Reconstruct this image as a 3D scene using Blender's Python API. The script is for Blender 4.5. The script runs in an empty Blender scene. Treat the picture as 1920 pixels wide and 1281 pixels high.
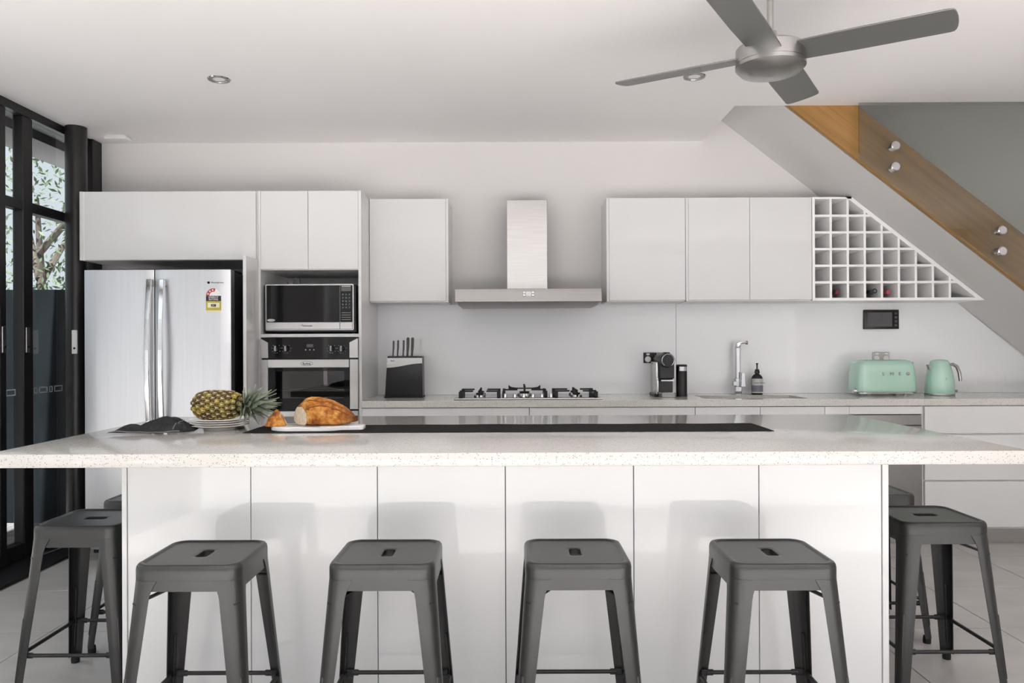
import bpy, bmesh, math, random
from mathutils import Vector, Matrix
R = math.radians
random.seed(7)
sc = bpy.context.scene
COL = sc.collection

# ------------------------------------------------------------------ camera, sky, exposure
F, CX, CY, H, ROLL = 1459.0, 957.0, 650.0, 1.235, 0.004      # focal length (px), vanishing point, eye height, roll
cam_d = bpy.data.cameras.new('camera'); cam = bpy.data.objects.new('camera', cam_d); COL.objects.link(cam)
cam_d.sensor_fit = 'HORIZONTAL'; cam_d.sensor_width = 36.0; cam_d.lens = F / 1920 * 36.0
cam_d.shift_x = (960 - CX) / 1920; cam_d.shift_y = (CY - 640.5) / 1920
cam_d.clip_start = 0.02
cam.matrix_world = Matrix.Translation((0, 0, H)) @ Matrix.Rotation(R(90), 4, 'X') @ Matrix.Rotation(-ROLL, 4, 'Z')
sc.camera = cam
w = bpy.data.worlds.new('sky'); sc.world = w; w.use_nodes = True
bg = w.node_tree.nodes['Background']; bg.inputs[0].default_value = (0.93, 0.96, 1.0, 1); bg.inputs[1].default_value = 1.3
def portal(name, loc, rot, sx, sy):
    l = bpy.data.lights.new(name, 'AREA'); l.shape = 'RECTANGLE'; l.size = sx; l.size_y = sy; l.cycles.is_portal = True
    o = bpy.data.objects.new(name, l); COL.objects.link(o); o.location = loc; o.rotation_euler = rot
portal('garden_opening_portal', (1.3, -0.75, 1.33), (R(90), 0, 0), 8.4, 2.6)
portal('side_glazing_portal', (-3.45, 2.3, 1.33), (R(90), 0, R(-90)), 6.0, 2.6)
sun_d = bpy.data.lights.new('sun', 'SUN'); sun_d.energy = 22.0; sun_d.angle = R(1.0); sun_d.color = (1.0, 0.98, 0.96)
sun = bpy.data.objects.new('sun', sun_d); COL.objects.link(sun); sun.rotation_euler = Vector((-0.06, 0.56, -1.0)).to_track_quat('-Z', 'Y').to_euler()
vs = sc.view_settings; vs.view_transform = 'Standard'; vs.look = 'None'; vs.gamma = 1; vs.use_curve_mapping = False
vs.exposure = 0.68
sc.cycles.use_denoising = True
sc.cycles.caustics_reflective = False; sc.cycles.caustics_refractive = False
sc.cycles.max_bounces = 10; sc.cycles.diffuse_bounces = 6; sc.cycles.glossy_bounces = 5; sc.cycles.transparent_max_bounces = 12

# ------------------------------------------------------------------ helpers
def W(px, py, D):
    dx, dy = px - CX, py - CY
    c, s = math.cos(ROLL), math.sin(ROLL)
    return ((dx * c - dy * s) * D / F, H - (dx * s + dy * c) * D / F)
def WX(px, D): return (px - CX) * D / F

ORG = {}
def tag(o, label=None, cat=None, group=None, kind=None):
    if label: o['label'] = label
    if cat: o['category'] = cat
    if group: o['group'] = group
    if kind: o['kind'] = kind
    return o
def thing(name, loc, label, cat, group=None, rz=0):
    o = bpy.data.objects.new(name, None); COL.objects.link(o); o.location = loc; o.rotation_euler = (0, 0, rz)
    o.empty_display_size = 0.05
    ORG[o.name] = Vector(loc)
    return tag(o, label, cat, group)

def rrect(w, d, r, n=6, cx=0, cy=0):
    pts = []
    for (sx, sy, a0) in ((1, 1, 0), (-1, 1, 90), (-1, -1, 180), (1, -1, 270)):
        for k in range(n + 1):
            a = R(a0 + 90 * k / n)
            pts.append((cx + sx * (w - r) + r * math.cos(a), cy + sy * (d - r) + r * math.sin(a)))
    return pts

class B:
    def __init__(s): s.bm = bmesh.new()
    def box(s, x0, x1, y0, y1, z0, z1, bev=0, seg=1):
        x0, x1 = sorted((x0, x1)); y0, y1 = sorted((y0, y1)); z0, z1 = sorted((z0, z1))
        t = bmesh.new()
        v = [t.verts.new((x, y, z)) for z in (z0, z1) for y in (y0, y1) for x in (x0, x1)]
        for f in ((0, 2, 3, 1), (4, 5, 7, 6), (0, 1, 5, 4), (2, 6, 7, 3), (0, 4, 6, 2), (1, 3, 7, 5)): t.faces.new([v[i] for i in f])
        if bev: bmesh.ops.bevel(t, geom=t.edges[:], offset=bev, segments=seg, profile=0.5, affect='EDGES')
        s._join(t); return s
    def _join(s, t):
        m = {}
        for v in t.verts: m[v] = s.bm.verts.new(v.co)
        for f in t.faces:
            try: s.bm.faces.new([m[v] for v in f.verts])
            except ValueError: pass
        t.free()
    def prism(s, poly, axis, a, b, bev=0, seg=1):
        t = bmesh.new()
        def P(u, v, h):
            return {'x': (h, u, v), 'y': (u, h, v), 'z': (u, v, h)}[axis]
        A = [t.verts.new(P(u, v, a)) for u, v in poly]; C = [t.verts.new(P(u, v, b)) for u, v in poly]
        t.faces.new(A[::-1]); t.faces.new(C)
        n = len(poly)
        for i in range(n): t.faces.new((A[i], A[(i + 1) % n], C[(i + 1) % n], C[i]))
        bmesh.ops.recalc_face_normals(t, faces=t.faces[:])
        if bev: bmesh.ops.bevel(t, geom=t.edges[:], offset=bev, segments=seg, profile=0.5, affect='EDGES')
        s._join(t); return s
    def loft(s, rings, cap0=True, cap1=True, closed=True):
        V = [[s.bm.verts.new(p) for p in r] for r in rings]
        n = len(rings[0])
        for i in range(len(V) - 1):
            for j in range(n if closed else n - 1):
                s.bm.faces.new((V[i][j], V[i][(j + 1) % n], V[i + 1][(j + 1) % n], V[i + 1][j]))
        if cap0: s.bm.faces.new(V[0][::-1])
        if cap1: s.bm.faces.new(V[-1])
        return s
    def lathe(s, prof, c=(0, 0, 0), n=32, axis='z', cap0=True, cap1=True):
        rings = []
        for r, h in prof:
            ring = []
            for k in range(n):
                a = 2 * math.pi * k / n; u, v = r * math.cos(a), r * math.sin(a)
                p = {'z': (u, v, h), 'y': (u, h, v), 'x': (h, u, v)}[axis]
                ring.append((p[0] + c[0], p[1] + c[1], p[2] + c[2]))
            rings.append(ring)
        return s.loft(rings, cap0, cap1)
    def tube(s, pts, r, n=10, flat=1.0):
        pts = [Vector(p) for p in pts]; rings = []
        rr = r if isinstance(r, (list, tuple)) else [r] * len(pts)
        up = None
        for i, p in enumerate(pts):
            d = (pts[min(i + 1, len(pts) - 1)] - pts[max(i - 1, 0)]).normalized()
            if up is None: up = Vector((0, 0, 1)) if abs(d.z) < 0.9 else Vector((0, 1, 0))
            a = d.cross(up).normalized(); b = a.cross(d).normalized()
            rings.append([tuple(p + a * rr[i] * math.cos(2 * math.pi * k / n) + b * rr[i] * flat * math.sin(2 * math.pi * k / n)) for k in range(n)])
            up = b
        return s.loft(rings)
    def move(s, M): s.bm.transform(M); return s
    def mesh(s, name, mat, smooth=True):
        bmesh.ops.recalc_face_normals(s.bm, faces=s.bm.faces[:])
        me = bpy.data.meshes.new(name); s.bm.to_mesh(me); s.bm.free()
        if mat: me.materials.append(mat)
        if smooth:
            me.shade_smooth(); me.set_sharp_from_angle(angle=R(35))
        return me
    def build(s, name, mat, parent=None, smooth=True):
        if parent is not None:
            o0 = ORG.get(parent.name, Vector((0, 0, 0)))
            s.bm.transform(Matrix.Translation(-o0))
        me = s.mesh(name, mat, smooth)
        o = bpy.data.objects.new(name, me); COL.objects.link(o)
        if parent is not None:
            o.parent = parent; ORG[o.name] = ORG.get(parent.name, Vector((0, 0, 0)))
        else:
            ORG[o.name] = Vector((0, 0, 0))
        return o
def box(name, mat, parent, *a, **k): return B().box(*a, **k).build(name, mat, parent)
def inst(name, me, parent, loc=(0, 0, 0), rot=(0, 0, 0), scale=(1, 1, 1), local=False):
    o = bpy.data.objects.new(name, me); COL.objects.link(o); o.rotation_euler = rot; o.scale = scale
    if parent is not None:
        o.parent = parent; o0 = ORG.get(parent.name, Vector((0, 0, 0))) if not local else Vector((0, 0, 0))
        o.location = Vector(loc) - o0; ORG[o.name] = ORG.get(parent.name, Vector((0, 0, 0)))
    else: o.location = loc
    return o
def copy_tree(o, parent=None):
    c = o.copy(); COL.objects.link(c); c.parent = parent
    for ch in o.children: copy_tree(ch, c)
    return c
def text(name, body, size, loc, mat, parent, ext=0.0006, rot=(R(90), 0, 0), space=1.0, sx=1.0):
    cu = bpy.data.curves.new(name, 'FONT'); cu.body = body; cu.size = size; cu.align_x = 'CENTER'; cu.align_y = 'CENTER'; cu.extrude = ext
    cu.space_character = space; cu.resolution_u = 3
    t = bpy.data.objects.new(name + '_tmp', cu); COL.objects.link(t)
    bpy.context.view_layer.update()
    me = bpy.data.meshes.new_from_object(t.evaluated_get(bpy.context.evaluated_depsgraph_get()))
    bpy.data.objects.remove(t); bpy.data.curves.remove(cu)
    me.name = name; me.materials.clear(); me.materials.append(mat)
    return inst(name, me, parent, loc, rot, (sx, 1, 1))

# ------------------------------------------------------------------ materials
def srgb(h):
    h = h.lstrip('#'); c = [int(h[i:i + 2], 16) / 255 for i in (0, 2, 4)]
    return tuple((x / 12.92 if x <= 0.04045 else ((x + 0.055) / 1.055) ** 2.4) for x in c)
def mat(name, col, rough=0.5, metal=0.0, coat=0.0, spec=0.5, noise=None, bump=None, trans=0.0, ior=1.45, sheen=0.0):
    m = bpy.data.materials.new(name); m.use_nodes = True; nt = m.node_tree; p = nt.nodes['Principled BSDF']
    if isinstance(col, str): col = srgb(col)
    p.inputs['Base Color'].default_value = (*col, 1); p.inputs['Roughness'].default_value = rough; p.inputs['Metallic'].default_value = metal
    p.inputs['Coat Weight'].default_value = coat; p.inputs['Coat Roughness'].default_value = 0.03; p.inputs['Specular IOR Level'].default_value = spec
    p.inputs['Transmission Weight'].default_value = trans; p.inputs['IOR'].default_value = ior
    p.inputs['Sheen Weight'].default_value = sheen
    tc = nt.nodes.new('ShaderNodeTexCoord')
    if noise:                                     # (scale xyz, amount)
        sc3, amt = noise
        mp = nt.nodes.new('ShaderNodeMapping'); mp.inputs['Scale'].default_value = sc3
        nz = nt.nodes.new('ShaderNodeTexNoise'); nz.inputs['Scale'].default_value = 1.0; nz.inputs['Detail'].default_value = 4
        nt.links.new(tc.outputs['Object'], mp.inputs[0]); nt.links.new(mp.outputs[0], nz.inputs['Vector'])
        rp = nt.nodes.new('ShaderNodeValToRGB')
        rp.color_ramp.elements[0].position = 0.3; rp.color_ramp.elements[1].position = 0.7
        rp.color_ramp.elements[0].color = (*[max(0, c * (1 - amt)) for c in col], 1); rp.color_ramp.elements[1].color = (*[min(1, c * (1 + amt)) for c in col], 1)
        nt.links.new(nz.outputs['Fac'], rp.inputs[0]); nt.links.new(rp.outputs[0], p.inputs['Base Color'])
    if bump:                                      # (scale, strength, distance)
        b3, st, di = bump
        mp2 = nt.nodes.new('ShaderNodeMapping'); mp2.inputs['Scale'].default_value = b3 if isinstance(b3, tuple) else (b3,) * 3
        n2 = nt.nodes.new('ShaderNodeTexNoise'); n2.inputs['Scale'].default_value = 1.0; n2.inputs['Detail'].default_value = 3
        nt.links.new(tc.outputs['Object'], mp2.inputs[0]); nt.links.new(mp2.outputs[0], n2.inputs['Vector'])
        bp = nt.nodes.new('ShaderNodeBump'); bp.inputs['Strength'].default_value = st; bp.inputs['Distance'].default_value = di
        nt.links.new(n2.outputs['Fac'], bp.inputs['Height']); nt.links.new(bp.outputs[0], p.inputs['Normal'])
    return m
def pane_mat(name, tint=(1, 1, 1), ior=1.5, rough=0.0, extra=0.0):
    m = bpy.data.materials.new(name); m.use_nodes = True; nt = m.node_tree; nt.nodes.clear()
    out = nt.nodes.new('ShaderNodeOutputMaterial'); mx = nt.nodes.new('ShaderNodeMixShader'); fr = nt.nodes.new('ShaderNodeFresnel'); fr.inputs[0].default_value = ior
    tr = nt.nodes.new('ShaderNodeBsdfTransparent'); tr.inputs[0].default_value = (*tint, 1)
    gl = nt.nodes.new('ShaderNodeBsdfGlossy'); gl.inputs['Roughness'].default_value = rough
    ad = nt.nodes.new('ShaderNodeMath'); ad.operation = 'MULTIPLY_ADD'; ad.inputs[1].default_value = 1.0; ad.inputs[2].default_value = extra; ad.use_clamp = True
    ge = nt.nodes.new('ShaderNodeNewGeometry'); inv = nt.nodes.new('ShaderNodeMath'); inv.operation = 'SUBTRACT'; inv.inputs[0].default_value = 1.0
    ml = nt.nodes.new('ShaderNodeMath'); ml.operation = 'MULTIPLY'                 # reflect once, on the face the ray enters
    nt.links.new(ge.outputs['Backfacing'], inv.inputs[1]); nt.links.new(fr.outputs[0], ad.inputs[0]); nt.links.new(ad.outputs[0], ml.inputs[0]); nt.links.new(inv.outputs[0], ml.inputs[1])
    nt.links.new(ml.outputs[0], mx.inputs[0]); nt.links.new(tr.outputs[0], mx.inputs[1]); nt.links.new(gl.outputs[0], mx.inputs[2])
    nt.links.new(mx.outputs[0], out.inputs[0]); return m
def stone_mat(name, base, dark, light, sc_=190.0, rough=0.12):
    m = mat(name, base, rough); nt = m.node_tree; p = nt.nodes['Principled BSDF']; tc = nt.nodes['Texture Coordinate']
    prev = None
    col = srgb(base)
    for i, (scl, thr, c) in enumerate(((sc_, 0.32, dark), (sc_ * 1.7, 0.30, light), (sc_ * 0.9, 0.24, '#8d8883'))):
        vo = nt.nodes.new('ShaderNodeTexVoronoi'); vo.inputs['Scale'].default_value = scl
        mp = nt.nodes.new('ShaderNodeMapping'); mp.inputs['Location'].default_value = (i * 3.1, i * 1.7, i * 5.3)
        nt.links.new(tc.outputs['Object'], mp.inputs[0]); nt.links.new(mp.outputs[0], vo.inputs['Vector'])
        rp = nt.nodes.new('ShaderNodeValToRGB'); rp.color_ramp.interpolation = 'LINEAR'
        rp.color_ramp.elements[0].position = thr - 0.06; rp.color_ramp.elements[0].color = (1, 1, 1, 1)
        rp.color_ramp.elements[1].position = thr + 0.04; rp.color_ramp.elements[1].color = (0, 0, 0, 1)
        # only some of the cells hold a fleck
        se = nt.nodes.new('ShaderNodeSeparateColor'); nt.links.new(vo.outputs['Color'], se.inputs[0])
        gt = nt.nodes.new('ShaderNodeMath'); gt.operation = 'GREATER_THAN'; gt.inputs[1].default_value = (0.72, 0.55, 0.8)[i]
        nt.links.new(se.outputs[0], gt.inputs[0])
        ml = nt.nodes.new('ShaderNodeMath'); ml.operation = 'MULTIPLY'
        nt.links.new(vo.outputs['Distance'], rp.inputs[0]); nt.links.new(rp.outputs[0], ml.inputs[0]); nt.links.new(gt.outputs[0], ml.inputs[1])
        mx = nt.nodes.new('ShaderNodeMix'); mx.data_type = 'RGBA'
        nt.links.new(ml.outputs[0], mx.inputs[0])
        if prev is None: mx.inputs[6].default_value = (*col, 1)
        else: nt.links.new(prev, mx.inputs[6])
        mx.inputs[7].default_value = (*srgb(c), 1)
        prev = mx.outputs[2]
    nt.links.new(prev, p.inputs['Base Color']); return m

M = {}
M['wall'] = mat('wall_paint', (0.715, 0.694, 0.685), 0.75, bump=(120, 0.05, 0.002))
M['ceil'] = mat('ceiling_paint', (0.88, 0.86, 0.86), 0.8, bump=(120, 0.04, 0.002))
M['gloss'] = mat('gloss_white_cabinet', (0.715, 0.715, 0.715), 0.3, coat=0.55, spec=0.2)
M['carc'] = mat('white_melamine', (0.80, 0.79, 0.78), 0.4)
M['rack'] = mat('white_rack_board', (0.93, 0.925, 0.92), 0.4)
M['splash'] = mat('back_painted_glass', (0.88, 0.89, 0.91), 0.35, coat=1.0)
M['stone'] = stone_mat('speckled_white_stone', '#c0bdb9', '#837e78', '#d2cfcb')
M['stone2'] = stone_mat('speckled_grey_stone', '#cfccc7', '#948f89', '#dedbd7')
M['steel'] = mat('brushed_steel', (0.50, 0.49, 0.48), 0.27, 1.0, noise=((3, 3, 160), 0.06), bump=((4, 4, 500), 0.08, 0.001))
M['steelv'] = mat('brushed_steel_fridge', (0.60, 0.60, 0.62), 0.33, 1.0, noise=((60, 60, 1.5), 0.03))
M['dsteel'] = mat('dark_steel', (0.30, 0.295, 0.29), 0.3, 1.0)
M['knifeh'] = mat('knife_handle_steel', (0.16, 0.16, 0.155), 0.3, 0.9)
M['hood'] = mat('hood_canopy_steel', (0.31, 0.30, 0.295), 0.25, 1.0, noise=((2, 2, 120), 0.06))
M['chrome'] = mat('chrome', (0.58, 0.58, 0.59), 0.08, 1.0)
M['nickel'] = mat('satin_nickel', (0.42, 0.41, 0.40), 0.3, 1.0)
M['fanblade'] = mat('fan_blade_silver', (0.19, 0.19, 0.185), 0.42, 0.6)
M['black'] = mat('satin_black', (0.012, 0.012, 0.013), 0.35)
M['blackg'] = mat('gloss_black_glass', (0.006, 0.006, 0.007), 0.05, spec=0.35)
M['rubber'] = mat('black_rubber', (0.012, 0.012, 0.012), 0.7)
M['iron'] = mat('cast_iron', (0.015, 0.015, 0.016), 0.55, bump=(300, 0.3, 0.001))
M['frame'] = mat('black_aluminium', (0.014, 0.013, 0.014), 0.38, 0.2)
M['column'] = mat('black_column_paint', (0.022, 0.020, 0.020), 0.32, 0.2)
M['stool'] = mat('gunmetal_powdercoat', (0.055, 0.0545, 0.054), 0.33, 0.7, noise=((9, 9, 9), 0.06))
M['stoold'] = mat('stool_bar_steel', (0.035, 0.034, 0.034), 0.4, 0.6)
M['tile'] = mat('grey_porcelain_tile', (0.45, 0.435, 0.425), 0.32, noise=((3, 7, 3), 0.10))
M['grout'] = mat('grout', (0.20, 0.19, 0.185), 0.9)
M['glass'] = pane_mat('clear_pane', (0.93, 0.95, 0.95))
M['bal'] = pane_mat('balustrade_pane', (0.80, 0.82, 0.80), extra=0.05)
M['ovglass'] = pane_mat('oven_pane', (0.45, 0.46, 0.46), extra=0.03)
M['screen'] = pane_mat('insect_mesh', (0.66, 0.67, 0.68), ior=1.1, rough=0.4)
M['white'] = mat('white_plastic', (0.80, 0.80, 0.79), 0.35)
M['print'] = mat('pale_print', (0.55, 0.55, 0.55), 0.5)
M['ink'] = mat('dark_ink', (0.02, 0.02, 0.025), 0.5)
M['china'] = mat('white_china', (0.80, 0.775, 0.745), 0.18, coat=0.5)
M['marble'] = mat('white_marble', (0.83, 0.83, 0.83), 0.25, noise=((14, 30, 14), 0.06))
M['runner'] = mat('charcoal_runner_cloth', (0.060, 0.057, 0.057), 0.95, bump=(900, 0.4, 0.001), spec=0.08)
M['towel'] = mat('charcoal_linen', (0.075, 0.077, 0.080), 0.95, bump=(700, 0.5, 0.001), noise=((60, 60, 60), 0.2), spec=0.05)
M['hem'] = mat('grey_linen_hem', (0.20, 0.205, 0.205), 0.95, spec=0.05)
M['mint'] = mat('mint_enamel', (0.43, 0.66, 0.54), 0.22, coat=1.0)
M['red'] = mat('dark_red_foil', (0.16, 0.02, 0.03), 0.3, 0.3)
M['pink'] = mat('pink_red_foil', (0.40, 0.07, 0.09), 0.35, 0.2)
M['bottle'] = mat('dark_bottle_glass', (0.010, 0.012, 0.009), 0.08, coat=0.5)
M['amber'] = mat('brown_black_plastic', (0.010, 0.007, 0.006), 0.15)
M['label'] = mat('paper_label_pale', (0.62, 0.62, 0.60), 0.6)
M['label2'] = mat('paper_label_grey', (0.20, 0.20, 0.235), 0.6)
M['ered'] = mat('label_red', (0.45, 0.05, 0.06), 0.5)
M['eyel'] = mat('label_yellow', (0.50, 0.42, 0.06), 0.5)
M['ecream'] = mat('label_cream', (0.80, 0.74, 0.52), 0.5)
M['screenlcd'] = mat('dark_lcd', (0.10, 0.10, 0.105), 0.15)
M['fence'] = mat('dark_stained_fence', (0.012, 0.015, 0.017), 0.9, spec=0.1, noise=((8, 8, 1.5), 0.3))
M['render'] = mat('grey_added_wall_render', (0.46, 0.46, 0.46), 0.85, noise=((2, 2, 2), 0.1))
M['deck'] = mat('added_dark_decking', (0.24, 0.22, 0.21), 0.6, noise=((20, 2, 20), 0.3))
M['soffit_out'] = mat('grey_eave_lining', (0.30, 0.29, 0.285), 0.8)
M['paving'] = mat('outdoor_paving', (0.60, 0.59, 0.585), 0.7, noise=((2, 2, 2), 0.12))
M['leafg'] = mat('tree_leaf', (0.10, 0.14, 0.075), 0.55, noise=((3, 3, 3), 0.5))
M['bark'] = mat('bark', (0.10, 0.08, 0.065), 0.9, noise=((20, 20, 6), 0.4))
M['hole'] = mat('lamp_baffle', (0.42, 0.40, 0.38), 0.35, 0.8)

def wood_mat(name, c0, c1, rough=0.38, rot=0.0):
    m = mat(name, c0, rough, coat=0.25); nt = m.node_tree; p = nt.nodes['Principled BSDF']; tc = nt.nodes['Texture Coordinate']
    mp = nt.nodes.new('ShaderNodeMapping'); mp.vector_type = 'TEXTURE'; mp.inputs['Rotation'].default_value = (0, rot, 0); mp.inputs['Scale'].default_value = (0.9, 0.05, 0.035)
    nz = nt.nodes.new('ShaderNodeTexNoise'); nz.inputs['Scale'].default_value = 1.0; nz.inputs['Detail'].default_value = 7; nz.inputs['Roughness'].default_value = 0.6
    rp = nt.nodes.new('ShaderNodeValToRGB'); rp.color_ramp.elements[0].position = 0.32; rp.color_ramp.elements[1].position = 0.68
    rp.color_ramp.elements[0].color = (*srgb(c0), 1); rp.color_ramp.elements[1].color = (*srgb(c1), 1)
    nt.links.new(tc.outputs['Object'], mp.inputs[0]); nt.links.new(mp.outputs[0], nz.inputs['Vector']); nt.links.new(nz.outputs['Fac'], rp.inputs[0]); nt.links.new(rp.outputs[0], p.inputs['Base Color'])
    return m
M['wood'] = wood_mat('oak_stringer', '#86622f', '#a67d48', rot=math.atan(0.78))
M['wood2'] = wood_mat('oak_tread', '#93693c', '#b0834e')

def crust_mat():
    m = mat('bread_crust', (0.4, 0.17, 0.04), 0.6, bump=(90, 0.8, 0.008)); nt = m.node_tree; p = nt.nodes['Principled BSDF']; tc = nt.nodes['Texture Coordinate']
    nz = nt.nodes.new('ShaderNodeTexNoise'); nz.inputs['Scale'].default_value = 28; nz.inputs['Detail'].default_value = 6; nz.inputs['Roughness'].default_value = 0.65
    rp = nt.nodes.new('ShaderNodeValToRGB'); e = rp.color_ramp.elements
    e[0].position = 0.34; e[0].color = (*srgb('#5e2c0e'), 1); e[1].position = 0.66; e[1].color = (*srgb('#e0a758'), 1)
    k = e.new(0.5); k.color = (*srgb('#b9701f'), 1)
    nt.links.new(tc.outputs['Object'], nz.inputs['Vector']); nt.links.new(nz.outputs['Fac'], rp.inputs[0]); sx = nt.nodes.new('ShaderNodeSeparateXYZ'); nt.links.new(tc.outputs['Object'], sx.inputs[0])
    mr = nt.nodes.new('ShaderNodeMapRange'); mr.inputs[1].default_value = 0.075; mr.inputs[2].default_value = 0.145; nt.links.new(sx.outputs[0], mr.inputs[0])      # well-baked tip
    mx = nt.nodes.new('ShaderNodeMix'); mx.data_type = 'RGBA'; nt.links.new(mr.outputs[0], mx.inputs[0]); nt.links.new(rp.outputs[0], mx.inputs[6]); mx.inputs[7].default_value = (*srgb('#4a2410'), 1)
    nt.links.new(mx.outputs[2], p.inputs['Base Color']); return m
M['crust'] = crust_mat()
M['crustd'] = mat('bread_crust_dark_ear', '#a4632a', 0.65, noise=((60, 60, 60), 0.4), bump=(120, 0.5, 0.003))
M['crumb'] = mat('bread_crumb', '#e3d2bb', 0.85, noise=((70, 70, 70), 0.18), bump=(160, 0.9, 0.004))
def pine_mat():
    m = mat('pineapple_fruitlet', (0.2, 0.16, 0.05), 0.55); nt = m.node_tree; p = nt.nodes['Principled BSDF']; tc = nt.nodes['Texture Coordinate']
    oi = nt.nodes.new('ShaderNodeObjectInfo')
    r2 = nt.nodes.new('ShaderNodeValToRGB'); e = r2.color_ramp.elements
    e[0].position = 0.0; e[0].color = (*srgb('#4a3822'), 1); e[1].position = 1.0; e[1].color = (*srgb('#b39a3c'), 1)
    k = e.new(0.4); k.color = (*srgb('#6d5a30'), 1); k = e.new(0.75); k.color = (*srgb('#86783a'), 1)
    nz = nt.nodes.new('ShaderNodeTexNoise'); nz.inputs['Scale'].default_value = 160; nz.inputs['Detail'].default_value = 3
    mx = nt.nodes.new('ShaderNodeMix'); mx.data_type = 'RGBA'; mx.blend_type = 'MULTIPLY'; mx.inputs[0].default_value = 1.0
    r3 = nt.nodes.new('ShaderNodeValToRGB'); r3.color_ramp.elements[0].position = 0.3; r3.color_ramp.elements[0].color = (0.45, 0.42, 0.4, 1); r3.color_ramp.elements[1].position = 0.7; r3.color_ramp.elements[1].color = (1.2, 1.2, 1.1, 1)
    nt.links.new(tc.outputs['Object'], nz.inputs['Vector']); nt.links.new(nz.outputs['Fac'], r3.inputs[0]); nt.links.new(oi.outputs['Random'], r2.inputs[0])
    nt.links.new(r2.outputs[0], mx.inputs[6]); nt.links.new(r3.outputs[0], mx.inputs[7]); nt.links.new(mx.outputs[2], p.inputs['Base Color']); return m
M['bract'] = mat('pineapple_bract', '#cfc19c', 0.6, noise=((200, 200, 200), 0.3))
M['eye'] = pine_mat()
M['pcore'] = mat('pineapple_flesh_gap', '#2f2415', 0.8)
M['pleaf'] = mat('pineapple_leaf', '#8c9684', 0.45, noise=((40, 40, 12), 0.35))

# ------------------------------------------------------------------ the room
CEIL = 2.65; YB = 5.38; YF = -0.45; XL = -2.88; XR = 5.6; YS = 4.59; XO = 1.33          # stair opening begins at YS / XO
s_ = lambda o: tag(o, kind='structure')
fl = s_(box('floor', M['grout'], None, -3.0, XR, YF, YB + 0.05, -0.12, -0.006)); fl['label'] = 'grey porcelain tiled kitchen floor'
PX, PY = 0.59, 0.575
tile_me = B().box(-PX / 2 + 0.0022, PX / 2 - 0.0022, -PY / 2 + 0.0022, PY / 2 - 0.0022, -0.010, 0, bev=0.0012).mesh('tile', M['tile'])
for i in range(-8, 7):
    for j in range(-9, 2):
        cx = 1.53 + PX * (i + 0.5); cy = 4.54 + PY * (j + 0.5)
        if cx < -2.65 or cx > XR - 0.2 or cy > YB or cy < YF + 0.1: continue
        inst('tile', tile_me, fl, (cx, cy, random.uniform(-0.0004, 0.0003)))
back = B()
back.box(-3.0, XR, YB, YB + 0.15, 0, 4.7)
wb = s_(back.build('wall_back', M['wall'])); wb['label'] = 'white painted kitchen wall behind the cabinets'
cl = B()
cl.box(-3.0, XR, YF, YS, CEIL, CEIL + 0.30)
cl.box(-3.0, XO, YS, YB, CEIL, CEIL + 0.30)
s_(cl.build('ceiling', M['ceil']))
s_(box('wall_right', M['wall'], None, XR, XR + 0.12, YF, YB, 0, 4.7))
st = B(); st.box(XO - 0.6, XO - 0.5, YS - 0.1, YB, CEIL + 0.30, 4.7); s_(st.build('wall_stairwell_left', M['wall']))
s_(box('wall_stairwell_front', M['wall'], None, XO - 0.5, XR, YS - 0.12, YS - 0.02, CEIL + 0.30, 4.7))
s_(box('ceiling_stairwell', M['ceil'], None, XO - 0.6, XR, YS - 0.12, YB, 4.7, 4.8))
s_(box('wall_front', M['wall'], None, -3.0, -2.40, YF - 0.2, YF, 0, 2.45))
s_(box('wall_added_front_right', M['wall'], None, 4.1, XR, YF - 0.2, YF, 0, 2.45))  # unseen wall added to narrow the opening and cut light from the right
s_(box('wall_garden_beam', M['wall'], None, -3.0, XR, YF - 0.2, YF, 2.45, CEIL + 0.3))

# left glazing: a black framed run of folding doors on a dark track
win = tag(B().box(-2.98, -2.62, YF, 5.30, -0.005, 0.012).build('window_1', M['frame']), 'black framed folding glass doors beside the fridge', kind='structure')
fr = B()
fr.box(-2.96, -2.84, YF, YB, 2.60, CEIL)                                   # head
fr.box(-2.96, -2.82, 5.26, YB, 0, CEIL)                                    # end jamb
fr.build('head_and_jamb', M['frame'], win)
fr = B(); fr.box(XL - 0.03, XL + 0.03, YF, 5.26, 2.045, 2.105, bev=0.004); fr.build('transom_rail', M['frame'], win)
fr = B(); fr.box(XL - 0.03, XL + 0.03, YF, 5.26, 0.012, 0.10, bev=0.004); fr.build('bottom_rail', M['frame'], win)
ys = [5.16, 4.60, 4.37, 3.62, 2.87, 2.12, 1.37, 0.62, -0.13]
wds = [0.05, 0.095, 0.06] + [0.09] * 6
for y, wd in zip(ys, wds):
    B().box(XL - 0.032, XL + 0.032, y - wd / 2, y + wd / 2, 0.012, 2.60, bev=0.005).build('mullion', M['frame'], win)
for a, b in zip(ys[:-1], ys[1:]):
    B().box(XL - 0.004, XL + 0.004, b + 0.03, a - 0.025, 0.10, 2.045).build('pane', M['glass'], win)
    B().box(XL - 0.004, XL + 0.004, b + 0.03, a - 0.025, 2.105, 2.60).build('pane', M['glass'], win)
for a, b in zip(ys[:3], ys[1:4]):
    B().box(XL - 0.026, XL - 0.025, b + 0.03, a - 0.025, 0.10, 2.60).build('insect_screen', M['screen'], win)
for y in (4.585, 4.37):                                                       # lock plates on the stiles
    h = B().box(XL + 0.032, XL + 0.040, y - 0.018, y + 0.018, 1.21, 1.36, bev=0.003).build('lock_plate', M['nickel'], win)
    B().lathe([(0.007, XL + 0.039), (0.007, XL + 0.044)], (0, y, 1.245), 12, 'x').build('keyhole', M['black'], h)
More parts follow.
